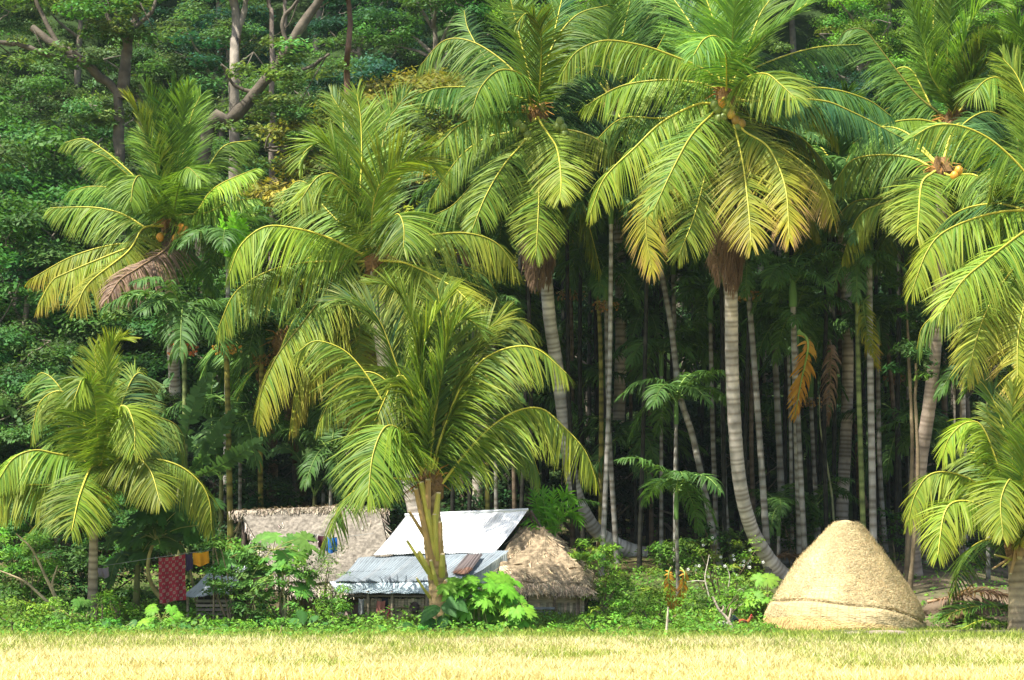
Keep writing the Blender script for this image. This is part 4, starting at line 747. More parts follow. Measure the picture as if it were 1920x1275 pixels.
# tin-roofed house
c0 = P(800, 1120, 69); c0[2] = hz(c0[0], 69)
TI = thing('tin_roofed_house', 'bamboo house under a near-white upper and grey lower corrugated tin roof', 'house', c0)
R1, R2 = P(762, 967, 70.8), P(989, 957, 70.8); M1, M2 = P(700, 1040, 69.35), P(926, 1036, 69.35)
tin(TI, 'roof', (R1, R2, M2, M1), 22, (.86, .87, .88), 'near-white upper tin sheets', 0, 1, sag=.09)  # upper sheets near-white, far paler than the grey lower ones
g = G(); g.tube(np.array([R1+[-.05, 0, .02], R2+[.03, 0, .02]])-c0, .05, (.7, .73, .75), 8); g.obj('ridge_cap', M_tin, TI, True, origin=(0, 0, 0))
L1, L2 = P(672, 1044, 69.45)-[0, 0, .03], P(955, 1030, 69.45)-[0, 0, .03]; B1, B2 = P(626, 1092, 67.9), P(868, 1088, 67.9)
tin(TI, 'roof', (L1, L2, B2, B1), 26, (.23, .27, .30), 'weathered grey lower tin sheets', .3, 2, sag=.05)
C1, C2 = P(618, 1088, 68.1), P(842, 1084, 68.1); D1, D2 = P(622, 1111, 67.1), P(800, 1113, 67.1); D1 = P(634, 1112, 67.1)
tin(TI, 'roof', (C1+[0, 0, -.04], C2+[0, 0, -.04], D2, D1), 20, (.42, .50, .53), 'pale lowest tin strip above the eave', .2, 3, sag=.02, rows=5)
tin(TI, 'roof_sheet', (P(876, 1041, 69.1)+[0, -.02, .03], P(905, 1041, 69.1)+[0, -.02, .03], P(880, 1076, 68.2)+[0, -.02, .035], P(846, 1076, 68.2)+[0, -.02, .035]), 3, (.13, .11, .11), 'dark tin sheet with a rust red lower edge', 1, 4, sag=0, rows=4)
tin(TI, 'roof_sheet', (P(862, 1068, 68.4)+[0, -.03, .045], P(888, 1068, 68.4)+[0, -.03, .045], P(878, 1079, 68.1)+[0, -.03, .045], P(848, 1079, 68.1)+[0, -.03, .045]), 3, (.17, .09, .06), 'rust red tin patch', 1, 5, sag=0, rows=4)
tin(TI, 'roof', (R2+[0, .1, 0], R1+[0, .1, 0], P(700, 1040, 73.6), P(1040, 1040, 73.6)), 18, (.4, .42, .43), None, .4, 6)
wz = hz(P(740, 0, 68.3)[0], 68.3)-.15
x0, x1 = P(686, 0, 68.2)[0], P(860, 0, 68.2)[0]
plank_wall(TI, 'wall', (x0, 67.4), (x1, 67.4), wz, 1.0, (.42, .34, .22), 5, .10, label='woven bamboo front wall')
g = G()
for k_ in range(3): g.tube(np.array([[x0, 67.36, wz+.15+.36*k_], [(x0+x1)/2, 67.35, wz+.16+.36*k_], [x1, 67.36, wz+.14+.36*k_]])-c0, .022, (.30, .23, .14), 6)
g.obj('batten', M_wood, TI, True, origin=(0, 0, 0))
plank_wall(TI, 'wall', (x0-1.3, 69.9), (x1+.2, 69.9), wz, 2.1, (.05, .045, .04), 6, .2, label='inner wall coloured near-black as the shade under the eave')  # near-black wall colour stands in for shade in the eave gap
plank_wall(TI, 'wall', (x0-.02, 67.45), (x0-.02, 69.9), wz, 1.3, (.2, .16, .11), 7, .2)
tin(TI, 'side_wall', (P(862, 1095, 68.05), P(950, 1036, 69.3), P(952, 1120, 69.3), P(864, 1160, 68.05)), 14, (.46, .50, .48), 'corrugated tin side wall', .5, 7, sag=0, rows=5)
for x in (622, 690, 735, 800): q = P(x, 0, 67.25); post(TI, q[0], q[1], hz(q[0], q[1])-.1, 1.22 if x > 622 else 1.2, .045)
g = G(); g.tube(np.array([P(640, 1118, 67.3), P(720, 1117, 67.3), P(805, 1119, 67.3)])-c0, .035, (.2, .16, .12), 7); g.obj('eave_beam', M_wood, TI, True, origin=(0, 0, 0))
g = G(); g.tube(np.array([R2+[.1, 0, 0], P(1015, 990, 70.8), P(1055, 1040, 70.6)])-c0, .04, (.10, .08, .07), 6); g.tube(np.array([R2+[.1, .3, -.05], P(975, 985, 71.0)])-c0, .03, (.12, .09, .07), 6); g.tube(np.array([R2+[.1, .1, -.05], P(1000, 992, 70.9)])-c0, .03, (.12, .09, .07), 6); g.obj('rafter', M_wood, TI, origin=(0, 0, 0))
# rusty sheet leaning at the left of the front wall
o = thing('rusty_sheet', 'rust brown metal sheet leaning against the left end of the bamboo wall', 'metal sheet', [P(662, 0, 67.6)[0], 67.6, hz(P(662, 0, 67.6)[0], 67.6)])
g = G(); grid_surface(g, [np.array(q)-np.array(o.location) for q in (P(652, 1136, 67.75), P(686, 1130, 67.75), P(683, 1182, 67.5), P(636, 1178, 67.5))], 12, 8, np.array([.13, .065, .045]), lambda u, v: np.array([0, -.04, 0])*np.sin(u*5)*np.sin(v*3), .01); g.obj('sheet', M_tin, o, origin=(0, 0, 0))
# thatched hut at the right end
c0 = P(1035, 1120, 70); c0[2] = hz(c0[0], 70)
HU = thing('thatched_hut', 'small hut with a shaggy golden brown thatch roof right of the tin roof', 'hut', c0)
A, B = P(975, 993, 70.9), P(1012, 994, 70.9); C_, D = P(1094, 1076, 69.0), P(930, 1045, 69.4)
E1, E2 = P(958, 1098, 68.5), P(1102, 1102, 68.5)
thatch(HU, 'roof', [(A, B, P(1090, 1072, 69.3), P(932, 1062, 69.3)), (P(932, 1060, 69.3), P(1090, 1072, 69.3), E2, E1), (B, P(1030, 994, 72.2), P(1098, 1100, 72.2), P(1092, 1090, 69.2)), (P(1030, 994, 72.2), A, P(925, 1080, 73.6), P(1110, 1080, 73.6))], (.54, .42, .27), 2, 20000, thick=.14)
g = G(); rng = g_(18)                                 # shaggy eave fringe
for i in range(1500):
    u = rng.random(); p = (E1*(1-u)+E2*u)-c0+[0, rng.uniform(-.12, .02), rng.uniform(-.06, .12)]; w = np.array([rng.uniform(.008, .018), 0, 0]); e = p+[rng.normal(0, .035), -rng.uniform(0, .08), -rng.uniform(.05, .2)]
    g.add([p-w, p+w, e+w*.4, e-w*.4], [[0, 1, 2, 3]], cvar((.50, .38, .24), 1, rng, .05, .25)[0])
g.obj('eave_fringe', M_thatch, HU, origin=(0, 0, 0))
q0, q1 = P(985, 0, 68.62), P(1096, 0, 68.62); wz = hz(q0[0], 69)-.15
plank_wall(HU, 'wall', q0[:2], q1[:2], wz, .95, (.44, .36, .23), 8, .09)
plank_wall(HU, 'wall', (q0[0], 69.35), (q1[0], 69.35), wz, 1.5, (.40, .32, .20), 9, .3)
g = G(); g.box(P(1035, 1121, 68.57)-c0, (1.75, .05, .30), (.46, .37, .24)); g.obj('mat_panel', M_wood, HU, origin=(0, 0, 0))
for x in (988, 1040, 1085): q = P(x, 0, 68.55); post(HU, q[0], q[1], wz, 1.32, .04, (.2, .15, .1))
o = thing('plank_stack', 'grey boards stacked against the hut wall under the thatch', 'boards', [P(1015, 0, 68.4)[0], 68.4, hz(P(1015, 0, 68.4)[0], 68.4)])
for i, (x0_, y0_, x1_, y1_) in enumerate([(992, 1143, 1040, 1138), (995, 1150, 1042, 1147), (998, 1142, 1052, 1158), (1000, 1160, 1040, 1158)]):
    a, b = P(x0_, y0_, 68.5), P(x1_, y1_, 68.5); d = b-a; g = G(); g.box((a+b)/2-np.array(o.location), (np.linalg.norm(d), .05, .07), (.30, .31, .30)); 
    pk = g.obj('plank', M_wood, o, origin=(0, 0, 0))
# lean-to at the left
c0 = P(400, 1150, 67); c0[2] = hz(c0[0], 67)
LE = thing('lean_to_shed', 'small slatted lean-to under a sloping pale tin sheet left of the papaya', 'shed', c0)
tin(LE, 'roof', (P(398, 1062, 68.6), P(470, 1054, 68.6), P(432, 1116, 67.0), P(338, 1119, 67.0)), 12, (.56, .60, .62), None, .15, 9, sag=.09)
plank_wall(LE, 'wall', (P(366, 0, 67.4)[0], 67.4), (P(440, 0, 67.4)[0], 67.4), hz(-9, 67)-.1, .98, (.36, .31, .25), 10, .13, True, .05)
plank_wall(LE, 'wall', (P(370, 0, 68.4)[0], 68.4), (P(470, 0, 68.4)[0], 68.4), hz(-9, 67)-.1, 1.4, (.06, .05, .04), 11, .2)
for x in (352, 432): q = P(x, 0, 67.15); post(LE, q[0], q[1], hz(q[0], q[1])-.1, 1.06, .04, (.35, .3, .2))
# ---------------------------------------------------------------- washing
def cloth(name, label, x0, y0, x1, y1, Y, col, cat, seed=0, pat=None, skew=0, group=None, folds=3, dy1=0, sag=.03):
    rng = g_(seed+500); a, b, c, d = P(x0, y0, Y), P(x1, y0-skew, Y), P(x1+dy1, y1-skew, Y), P(x0+dy1, y1, Y); o0 = (a+b)/2; ph = rng.uniform(0, 6, 3); g = G(); nu, nv = 41, 49
    def disp(u, v): return np.concatenate([.01*np.sin(v*5+ph[2])+0*u, -(.05*np.sin(u*folds*6.28+ph[0])*(.25+.75*v)+.04*np.sin(v*4+ph[1])*v), -sag*np.sin(u*3.14)+.025*np.sin(u*7+ph[1])*v], -1)
    cf = (lambda u, v: pat(u, v).reshape(-1, 3)) if pat else np.array(col)
    grid_surface(g, (a-o0, b-o0, c-o0, d-o0), nu, nv, cf, disp, .006); q = g.obj(name, M_cloth, None, True, origin=(0, 0, 0)); q.location = o0; return tag(q, label, cat, group)
def batik(u, v):
    a = np.array([.30, .03, .045])*np.ones(np.broadcast(u, v).shape+(3,)); U = u*8; V = v*13; cu, cv = U % 1, V % 1; odd = ((U.astype(int)+V.astype(int)) % 2 == 0)
    cell = odd & (cu > .18) & (cu < .82) & (cv > .15) & (cv < .85); a[cell] = (.36, .22, .17); inner = odd & (np.abs(cu-.5) < .16) & (np.abs(cv-.5) < .18); a[inner] = (.16, .05, .05)
    ln = (cu < .08)+0*cv > 0; a[ln & np.ones_like(odd)] = (.30, .03, .05); return a
GW = 'washing hung on the left line'
cloth('patterned_cloth', 'large red cloth with a cream block pattern hanging on the left line', 297, 1046, 347, 1130, 66.6, 0, 'cloth', 1, batik, 7, GW, 2, 2)
cloth('hanging_garment', 'dark purple garment hanging beside the red patterned cloth', 348, 1038, 361, 1068, 66.7, (.07, .055, .10), 'clothing', 2, None, 1, GW, 1)
cloth('hanging_garment', 'orange yellow cloth hanging at the right of the left line', 362, 1036, 392, 1060, 66.7, (.75, .36, .03), 'clothing', 3, None, 3, GW, 2)
cloth('hanging_garment', 'pale lilac cloth hanging right of the small left palm trunk', 184, 1064, 204, 1082, 67.6, (.42, .34, .42), 'clothing', 4, None, 1, None, 2)
GB = 'washing hung before the long thatched roof'
cloth('hanging_garment', 'black garment hanging leftmost before the thatched roof', 577, 1000, 590, 1014, 68.3, (.02, .02, .025), 'clothing', 5, None, -2, GB, 1)
cloth('hanging_garment', 'white scrap of clothing beside the black garment', 591, 1001, 597, 1016, 68.3, (.65, .6, .55), 'clothing', 6, None, -1, GB, 1)
cloth('hanging_garment', 'maroon garment hanging left of the blue cloth', 596, 1003, 610, 1027, 68.3, (.10, .03, .05), 'clothing', 7, None, -1, GB, 1)
cloth('hanging_garment', 'bright blue cloth hanging before the thatched roof', 610, 1006, 632, 1034, 68.3, (.02, .15, .55), 'clothing', 8, None, -1, GB, 1)
cloth('hanging_garment', 'white towel hanging over the rusty sheet', 633, 1146, 646, 1168, 67.2, (.7, .7, .66), 'clothing', 9, None, 0, None, 1)
cloth('hanging_garment', 'grey striped garment hanging at the corner post of the tin house', 672, 1122, 682, 1150, 67.15, (.3, .3, .3), 'clothing', 10, None, 0, None, 1)
cloth('hanging_garment', 'salmon cloth hung in the opening under the tin eave', 706, 1126, 722, 1148, 67.25, (.45, .17, .14), 'clothing', 11, None, 0, None, 1)
cloth('hanging_garment', 'pink red shirt hung on the bamboo wall', 727, 1136, 737, 1160, 67.3, (.62, .07, .14), 'clothing', 12, None, 0, None, 1)
cloth('hanging_garment', 'black shirt hung between the salmon cloth and the pink shirt', 716, 1120, 728, 1140, 67.3, (.03, .03, .04), 'clothing', 13, None, 0, None, 1)
def line(label, pts, r=.008, col=(.3, .3, .28)):
    a = np.array(pts[0]); g = G(); g.tube(spline(np.array(pts)-a, 30), r, col, 5); o = g.obj('washing_line', M_wood, None, True, origin=(0, 0, 0)); o.location = a; tag(o, label, 'line')
line('thin line carrying the red patterned cloth', [P(186, 1062, 67.6), P(240, 1054, 67.1), P(297, 1045, 66.6), P(347, 1038, 66.65), P(400, 1031, 66.7)])
line('thin line carrying the blue cloth before the thatched roof', [P(540, 1003, 68.3), P(577, 1000, 68.3), P(632, 1007, 68.3), P(700, 1000, 68.3)])
for x, Y, y, lab in [(400, 66.7, 1030, 'thin pole holding the right end of the left washing line'), (540, 68.3, 1002, 'thin pole at the left end of the line before the thatched roof')]:
    a = P(x, y, Y); z = hz(a[0], Y)-.1; g = G(); g.tube([[0, 0, z-a[2]], [0.02, 0, (z-a[2])/2], [0, 0, .05]], .03, (.3, .24, .15), 7); o = g.obj('line_pole', M_wood, None, True, origin=(0, 0, 0)); o.location = a; tag(o, lab, 'pole')
# round basket on the bamboo wall
c = P(777, 1140, 67.3); g = G(); rng = g_(4); blob(g, (0, 0, 0), .15, (.07, .05, .045), rng, (1, .35, 1.25), n=9); o = g.obj('basket', M_wood, None, True, origin=(0, 0, 0)); o.location = c; tag(o, 'dark round basket hanging on the bamboo front wall', 'basket')
# ---------------------------------------------------------------- haystack
prof_l = [(975, 0), (975.6, 6), (979, 15), (990, 30), (1005, 44), (1020, 58), (1050, 88), (1080, 108), (1100, 120), (1118, 131), (1135, 141), (1150, 147), (1170, 151), (1192, 150)]
prof_r = [(975, 0), (975.6, 6), (979, 17), (990, 34), (1005, 46), (1020, 57), (1050, 80), (1080, 102), (1100, 116), (1118, 128), (1135, 138), (1150, 144), (1170, 148), (1192, 147)]
def haystack():
    Y = 66.0; cx = 1585; base = P(cx, 1190, Y); base[2] = hz(base[0], Y)-.05; hs = thing('haystack', 'large rounded straw haystack with a creased net cover', 'haystack', base); rng = g_(21)
    s = Y/F; zs = np.array([CH-(y-HOR)*s for y, _ in prof_l])-base[2]; rl = np.array([r for _, r in prof_l])*s; rr = np.array([r for _, r in prof_r])*s; zs[-1] = -.15
    nz, na = 230, 420; z = np.linspace(zs[0], zs[-1], nz); L = np.interp(-z, -zs, rl); Rr = np.interp(-z, -zs, rr); th = np.arange(na)*2*math.pi/na
    k = (1-np.cos(th))/2; r = L[:, None]*k[None]+Rr[:, None]*(1-k)[None]; TH_, Z = np.meshgrid(th, z)
    r = r*(1+.018*np.sin(3*TH_+Z*1.3)+.010*np.sin(7*TH_-Z*3)+.004*np.sin(23*TH_+Z*17))+.0
    seam = CH-(1128-HOR)*s-base[2]+.07*np.sin(TH_*2+.5)-.6*np.clip(np.cos(TH_), 0, 1)**2+.03*np.sin(5*TH_)
    r = r-.055*np.exp(-((Z-seam)/.05)**2)+.035*np.clip((seam-Z)/.1, 0, 1)*(Z < seam)-.04*(Z < seam)*np.clip((seam-Z)/.1, 0, 1)*0
    net = r+rng.normal(0, .006, Z.shape)
    V = np.stack([net*np.cos(TH_), net*np.sin(TH_), Z+0*TH_], -1)
    top = Z > seam-.55; n1 = rng.normal(1, .07, Z.shape); stain = .5+.5*np.sin(TH_*3.1+2)*np.sin(Z*2.3+1)
    col = np.array([.53, .43, .235])*n1[..., None]*(1-.10*stain[..., None]*np.array([.3, 1, 1.6]))
    col = np.where((Z < seam-.45)[..., None], np.array([.54, .40, .18])*n1[..., None], col)
    col = np.where((np.abs(Z-seam) < .02)[..., None], col*.5, col)  # crease shade put into the straw colour along the groove
    mesh = (np.abs(np.sin(TH_*46)) > .97) | (np.abs(np.sin(Z*26)) > .975); col = np.where((mesh & (Z > seam-.45))[..., None], col*np.array([.82, .78, .72]), col)
    i = np.arange(nz-1)[:, None]*na; j = np.arange(na)[None]; f = np.stack([i+j, i+na+j, i+na+(j+1) % na, i+(j+1) % na], -1).reshape(-1, 4)
    cz = z[:-1][:, None]+0*j; low = (Z[:-1] < seam[:-1]-.45).ravel()
    g = G(); g.add(V, f[~low], col); g.obj('net_cover', M_hay, hs, True, origin=(0, 0, 0))
    g = G(); g.add(V, f[low], col); n = 30000; zi = rng.random(n)**1.0; a = rng.uniform(math.pi*.85, math.pi*2.15, n); zc = zi*zs[0]*.97; sm_ = CH-(1128-HOR)*s-base[2]+.07*np.sin(a*2+.5)-.6*np.clip(np.cos(a), 0, 1)**2+.03*np.sin(5*a); ok = (np.abs(zc-sm_) > .07) | (rng.random(len(a)) < .15); zi, a, zc, sm_ = zi[ok], a[ok], zc[ok], sm_[ok]; n = len(a); upper = zc > sm_-.45
    rad = np.interp(-zc, -z, L)*((1-np.cos(a))/2)+np.interp(-zc, -z, Rr)*((1+np.cos(a))/2)+.015
    p = np.stack([rad*np.cos(a), rad*np.sin(a), zc], 1); out = np.stack([np.cos(a), np.sin(a), 0*a+.4], 1); tg = np.stack([-np.sin(a), np.cos(a), 0*a], 1)
    dn = np.where(upper[:, None], nrm(tg*rng.normal(0, 1, (n, 1))+UP*rng.normal(0, .6, (n, 1))), nrm(-UP+out*.35+tg*rng.normal(0, .35, (n, 1)))); l = np.where(upper, rng.uniform(.04, .12, n), rng.uniform(.12, .32, n))[:, None]
    w = nrm(np.cross(dn, out))*rng.uniform(.004, .009, (n, 1)); e = p+dn*l+out*.012
    cc = np.where(upper[:, None], cvar((.56, .46, .26), n, rng, .05, .14), cvar((.58, .42, .18), n, rng, .07, .2)); i = np.arange(n)[:, None]*4
    V2 = np.stack([p-w, p+w, e+w*.6, e-w*.6], 1); 
    g2 = G(); m_ = ~upper; g.add(V2[m_], np.arange(m_.sum())[:, None]*4+[0, 1, 2, 3], np.repeat(cc[m_][:, None], 4, 1).reshape(-1, 3)); g2.add(V2[upper], np.arange(upper.sum())[:, None]*4+[0, 1, 2, 3], np.repeat(cc[upper][:, None], 4, 1).reshape(-1, 3))
    g.obj('straw_skirt', M_hay, hs, origin=(0, 0, 0)); g2.obj('loose_straw', M_hay, hs, origin=(0, 0, 0))
haystack()
# ---------------------------------------------------------------- papaya, cassava, banana, taro, bushes
def palmate(g, c, s, nor, col, rng, lobes=7, drop=.25, width=.26):
    """lobed leaf: each lobe a folded blade with side teeth"""
    nor = nrm(np.asarray(nor, float)); a = nrm(np.cross(nor, rng.normal(0, 1, 3))); b = np.cross(nor, a); rot = rng.uniform(0, 6.28)
    for k in range(lobes):
        an = rot+(k-(lobes-1)/2)*(5.2/lobes); d = math.cos(an)*a+math.sin(an)*b; l = s*(1-.28*abs(k-(lobes-1)/2)/((lobes-1)/2)); t = nrm(np.cross(nor, d))*l*width; dz = UP*l*drop
        p0, p1, p2, p3 = c, c+d*l*.42+nor*.02*s-dz*.15, c+d*l*.75-dz*.5, c+d*l-dz
        cc = np.array(col)*rng.normal(1, .08)
        g.add([p0, p1-t*.8, p2-t*.45, p3, p2+t*.45, p1+t*.8, p1, p2], [[0, 6, 1, 1], [0, 5, 6, 6]], cc) if False else None
        V = [p0, p1-t*.75, p1, p1+t*.75, p2-t*.25, p2, p2+t*.25, p3, p2+d*l*.06-t*.75, p2+d*l*.06+t*.75]
        g.t.append(np.array([[0, 2, 1], [0, 3, 2], [4, 5, 7], [5, 6, 7], [1, 4, 8], [3, 9, 6]])+g.n); g.tm.append(np.zeros(6, int))
        g.q.append(np.array([[1, 2, 5, 4], [2, 3, 6, 5]])+g.n); g.qm.append(np.zeros(2, int)); g.v.append(np.array(V)); g.c.append(np.tile(cc, (10, 1))*np.array([[1.25 if q in (0, 2, 5) else 1] for q in range(10)])); g.n += 10
def papaya(label, bx, stem, Y, leaves, s, col, seed=0, cat='papaya tree', name='papaya_tree', stemcol=(.30, .30, .14), r=.05, group=None, jit=.5):
    """stem: pixel polyline from base up; leaves: (x, y) centres"""
    rng = g_(seed+800); pts = [P(x, y, Y) for x, y in stem]; pts[0][2] = hz(pts[0][0], Y)-.05; root = thing(name, label, cat, pts[0], group); o0 = pts[0]
    g = G(); g.tube(spline(np.array(pts)-o0, 16), np.linspace(r, r*.55, 16), np.array(stemcol)*rng.normal(1, .1, (16, 1)), 8); g.obj('stem', M_bark, root, True, origin=(0, 0, 0)); top = pts[-1]-o0
    g = G(); gp = G()
    for x, y in leaves:
        c = P(x, y, Y+rng.uniform(-jit, jit))-o0; d = nrm(c-top); base = top if len(stem) > 1 else np.zeros(3)
        gp.tube(spline([base+[0, 0, -.03], (base+c)/2+[0, 0, .1], c], 6), .012, (.28, .30, .08), 5)
        palmate(g, c, s*rng.uniform(.8, 1.2), nrm(np.array([d[0]*.5, -.65+rng.normal(0, .2), .8+rng.normal(0, .15)])), cvar(col, 1, rng, .1, .15)[0], rng)
    g.obj('leaves', M_leaf, root, origin=(0, 0, 0)); gp.obj('leaf_stalks', M_rib, root, origin=(0, 0, 0)); return root
rq = g_(60)
def pl(x0, y0, x1, y1, n): return [(rq.uniform(x0, x1), rq.uniform(y0, y1)) for _ in range(n)]
BR, MD, DK = (.13, .30, .025), (.08, .18, .03), (.045, .11, .025)
papaya('bright green bushy papaya in front of the tin side wall', 900, [(900, 1195), (898, 1150), (895, 1110)], 64.0, pl(835, 1085, 975, 1195, 62), .5, BR, 1)
papaya('bright papaya seedling right of the bushy one before the hut', 975, [(965, 1200), (968, 1170), (975, 1140)], 63.8, pl(935, 1125, 990, 1195, 26), .42, BR, 2)
papaya('papaya with a leaning pale stem in front of the thatched house', 540, [(535, 1180), (525, 1120), (520, 1060), (512, 1030)], 66.0, [(462, 1030), (490, 1012), (520, 1005), (548, 1018), (575, 1012), (500, 1045), (455, 1050), (540, 1045), (478, 1060), (560, 1035), (430, 1045), (585, 1030), (515, 1070), (470, 1085)], .55, (.10, .22, .04), 3)
papaya('papaya with two thin yellow stems and pale leaves in front of the thatched roof', 520, [(537, 1182), (533, 1120), (530, 1075)], 65.6, [(495, 1090), (520, 1062), (552, 1070), (575, 1085), (500, 1110), (560, 1100), (530, 1060)], .5, (.10, .22, .04), 4)
papaya('shaded papaya with a curved yellow stem left of the red cloth', 300, [(342, 1146), (312, 1132), (287, 1102), (277, 1065), (283, 1030), (292, 1010)], 67.6, [(250, 985), (275, 965), (300, 955), (330, 960), (355, 975), (262, 1010), (290, 990), (320, 985), (345, 995), (300, 1020), (268, 1035), (245, 1005), (372, 985), (330, 1015), (280, 945), (350, 950), (315, 935)], .62, (.06, .15, .03), 5, stemcol=(.38, .33, .12), r=.085)
papaya('second shaded papaya behind the washing line pole', 360, [(372, 1100), (352, 1050), (330, 1000), (318, 965)], 69, pl(290, 930, 400, 1010, 18), .6, (.05, .13, .03), 6, stemcol=(.3, .26, .12))
papaya('papaya leaves glowing behind the flowering bush at the haystack', 1440, [(1440, 1180), (1438, 1130)], 67.5, pl(1400, 1080, 1460, 1130, 10), .38, (.13, .27, .03), 7)
for i, (x, y, Y, lab) in enumerate([(130, 1185, 64.6, 'small papaya seedling at the field edge by the far left bushes'), (300, 1190, 63.9, 'small papaya seedling at the field edge under the red cloth')]):
    papaya(lab, x, [(x, y), (x+3, y-30)], Y, pl(x-35, y-60, x+35, y-8, 12), .28, BR if i else MD, 20+i)
B = 'bushes at the field edge'
shrub('leafy green tree with bright shoots covering the lean-to roof end', 385, 1010, 480, 1120, 66.2, 26, (.22, .42), (0.100, 0.218, 0.030), .15, 11, group=B, dens=150)
shrub('dense dark green bush between the lean-to and the papaya stems', 400, 1090, 540, 1185, 65.4, 30, (.22, .42), (0.069, 0.161, 0.030), .15, 12, group=B, dens=150)
shrub('feathery grey green bush hiding the left end of the tin roof', 560, 1020, 660, 1120, 66.4, 24, (.25, .45), (0.112, 0.196, 0.040), .10, 13, group=B, dens=190, asp=.3, layers=True) if False else shrub('feathery grey green bush hiding the left end of the tin roof', 560, 1030, 650, 1110, 66.4, 22, (.25, .42), (0.125, 0.207, 0.050), .10, 13, group=B, dens=170, asp=.3)
shrub('low green bush in front of the rusty sheet', 540, 1120, 650, 1190, 65.0, 22, (.2, .36), (0.088, 0.196, 0.030), .14, 14, group=B, dens=140)
shrub('cassava like bush with slender leaves right of the hut', 1088, 1022, 1160, 1120, 69.0, 34, (.2, .4), (0.138, 0.265, 0.030), .17, 15, group=B, dens=140, asp=.28)
shrub('upper leafy sprays rising behind the hut roof slope', 1070, 1010, 1120, 1050, 70.5, 7, (.2, .35), (0.138, 0.265, 0.030), .2, 16, group=B, dens=110, asp=.28)
shrub('low bright bush in front of the hut wall corner', 1100, 1120, 1200, 1185, 66.0, 28, (.2, .38), (0.138, 0.276, 0.030), .13, 17, group=B, dens=130)
shrub('yellow green bush thicket left of the small orange leaves', 1165, 1068, 1245, 1140, 69.5, 26, (.22, .4), (0.112, 0.218, 0.030), .14, 18, group=B, dens=140)
shrub('flowering bush with white blossoms in front of the grove trunks', 1290, 1015, 1420, 1100, 69.0, 40, (.2, .38), (0.150, 0.253, 0.030), .12, 19, group=B, dens=120, flowers=26, stems=8)
shrub('yellowish bush under the foot of the tallest palm', 1380, 1080, 1450, 1150, 67.8, 22, (.18, .34), (0.163, 0.265, 0.030), .12, 20, group=B, dens=120)
shrub('low green bush behind the forked dead stem', 1290, 1100, 1380, 1160, 68.2, 24, (.2, .34), (0.112, 0.230, 0.030), .13, 21, group=B, dens=120)
shrub('large bush with arching branches at the far left edge', 0, 1000, 110, 1130, 67.5, 46, (.25, .5), (0.106, 0.218, 0.030), .15, 22, group=B, dens=130, stems=8)
shrub('low yellow green bush at the far left field edge', -20, 1130, 120, 1185, 65.0, 34, (.2, .36), (0.150, 0.265, 0.030), .13, 23, group=B, dens=130)
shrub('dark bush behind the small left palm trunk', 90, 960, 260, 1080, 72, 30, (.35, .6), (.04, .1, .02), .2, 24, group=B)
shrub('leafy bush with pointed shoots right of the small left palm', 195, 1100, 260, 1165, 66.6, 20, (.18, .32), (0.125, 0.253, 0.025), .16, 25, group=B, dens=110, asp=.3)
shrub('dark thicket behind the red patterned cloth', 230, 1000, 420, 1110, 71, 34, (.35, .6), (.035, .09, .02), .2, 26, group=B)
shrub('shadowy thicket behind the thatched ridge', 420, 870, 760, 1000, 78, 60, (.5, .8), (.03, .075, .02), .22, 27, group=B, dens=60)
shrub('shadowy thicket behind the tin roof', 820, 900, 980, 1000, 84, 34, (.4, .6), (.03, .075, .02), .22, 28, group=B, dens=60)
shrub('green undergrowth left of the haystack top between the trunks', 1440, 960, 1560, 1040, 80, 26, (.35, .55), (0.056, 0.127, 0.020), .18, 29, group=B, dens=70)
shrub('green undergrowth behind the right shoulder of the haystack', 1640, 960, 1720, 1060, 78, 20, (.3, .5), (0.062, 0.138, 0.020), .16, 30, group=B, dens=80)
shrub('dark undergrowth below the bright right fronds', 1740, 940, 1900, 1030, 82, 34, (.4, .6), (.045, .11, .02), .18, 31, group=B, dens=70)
shrub('low weeds on the bank left of the cut bamboo', 1735, 1150, 1790, 1195, 65, 16, (.12, .24), (0.112, 0.230, 0.030), .10, 32, group=B, dens=140)
# banana plants: broad torn leaves
def banana(label, base, Y, leaves, seed=0, group='banana plants behind the left palms', stem=True, L=.36, W=.17, n=26):
    b = P(*base, Y); b[2] = hz(b[0], Y)-.05; root = thing('banana_plant', label, 'banana plant', b, group); rng = g_(seed)
    if stem:
        t = P(*leaves[0][0], Y)-b; g = G(); g.tube(spline([np.zeros(3), t*[.4, 1, .5], t], 10), np.linspace(.14, .07, 10), (.16, .17, .06), 9); g.obj('stem', M_bark, root, True, origin=(0, 0, 0))
    for i, pts in enumerate(leaves):
        dy = rng.uniform(-1.2, .4); q = [P(x, y, Y+dy*k/(len(pts)-1)) for k, (x, y) in enumerate(pts)]
        gl, gr = frond_parts(np.array(q)-b, L=L, n=n, wid=W, droop=.07, roll=.9, seed=seed+i, kind='banana', seg=3, bare=.15, rr=.03, up=.1)
        f = gl.obj('leaf', M_leaf, root, origin=(0, 0, 0)); gr.obj('midrib', M_rib, f, True, origin=(0, 0, 0))
banana('banana plant with a pale leaf entering at the left edge', (-30, 1100), 71, [[(-40, 900), (-20, 790), (10, 760), (45, 805)], [(-40, 900), (-60, 780), (-80, 700)], [(-40, 900), (0, 880), (30, 900)]], 1)
banana('banana plant with big grey green leaves right of the small left palm', (335, 1050), 74, [[(335, 900), (300, 830), (290, 760), (325, 700)], [(335, 900), (350, 810), (370, 740), (395, 700)], [(340, 900), (380, 860), (420, 800), (440, 770)], [(345, 900), (400, 880), (450, 850), (492, 822)], [(335, 900), (320, 850), (310, 780), (300, 730)], [(335, 905), (290, 870), (260, 860), (240, 890)]], 11, L=.42, W=.2)
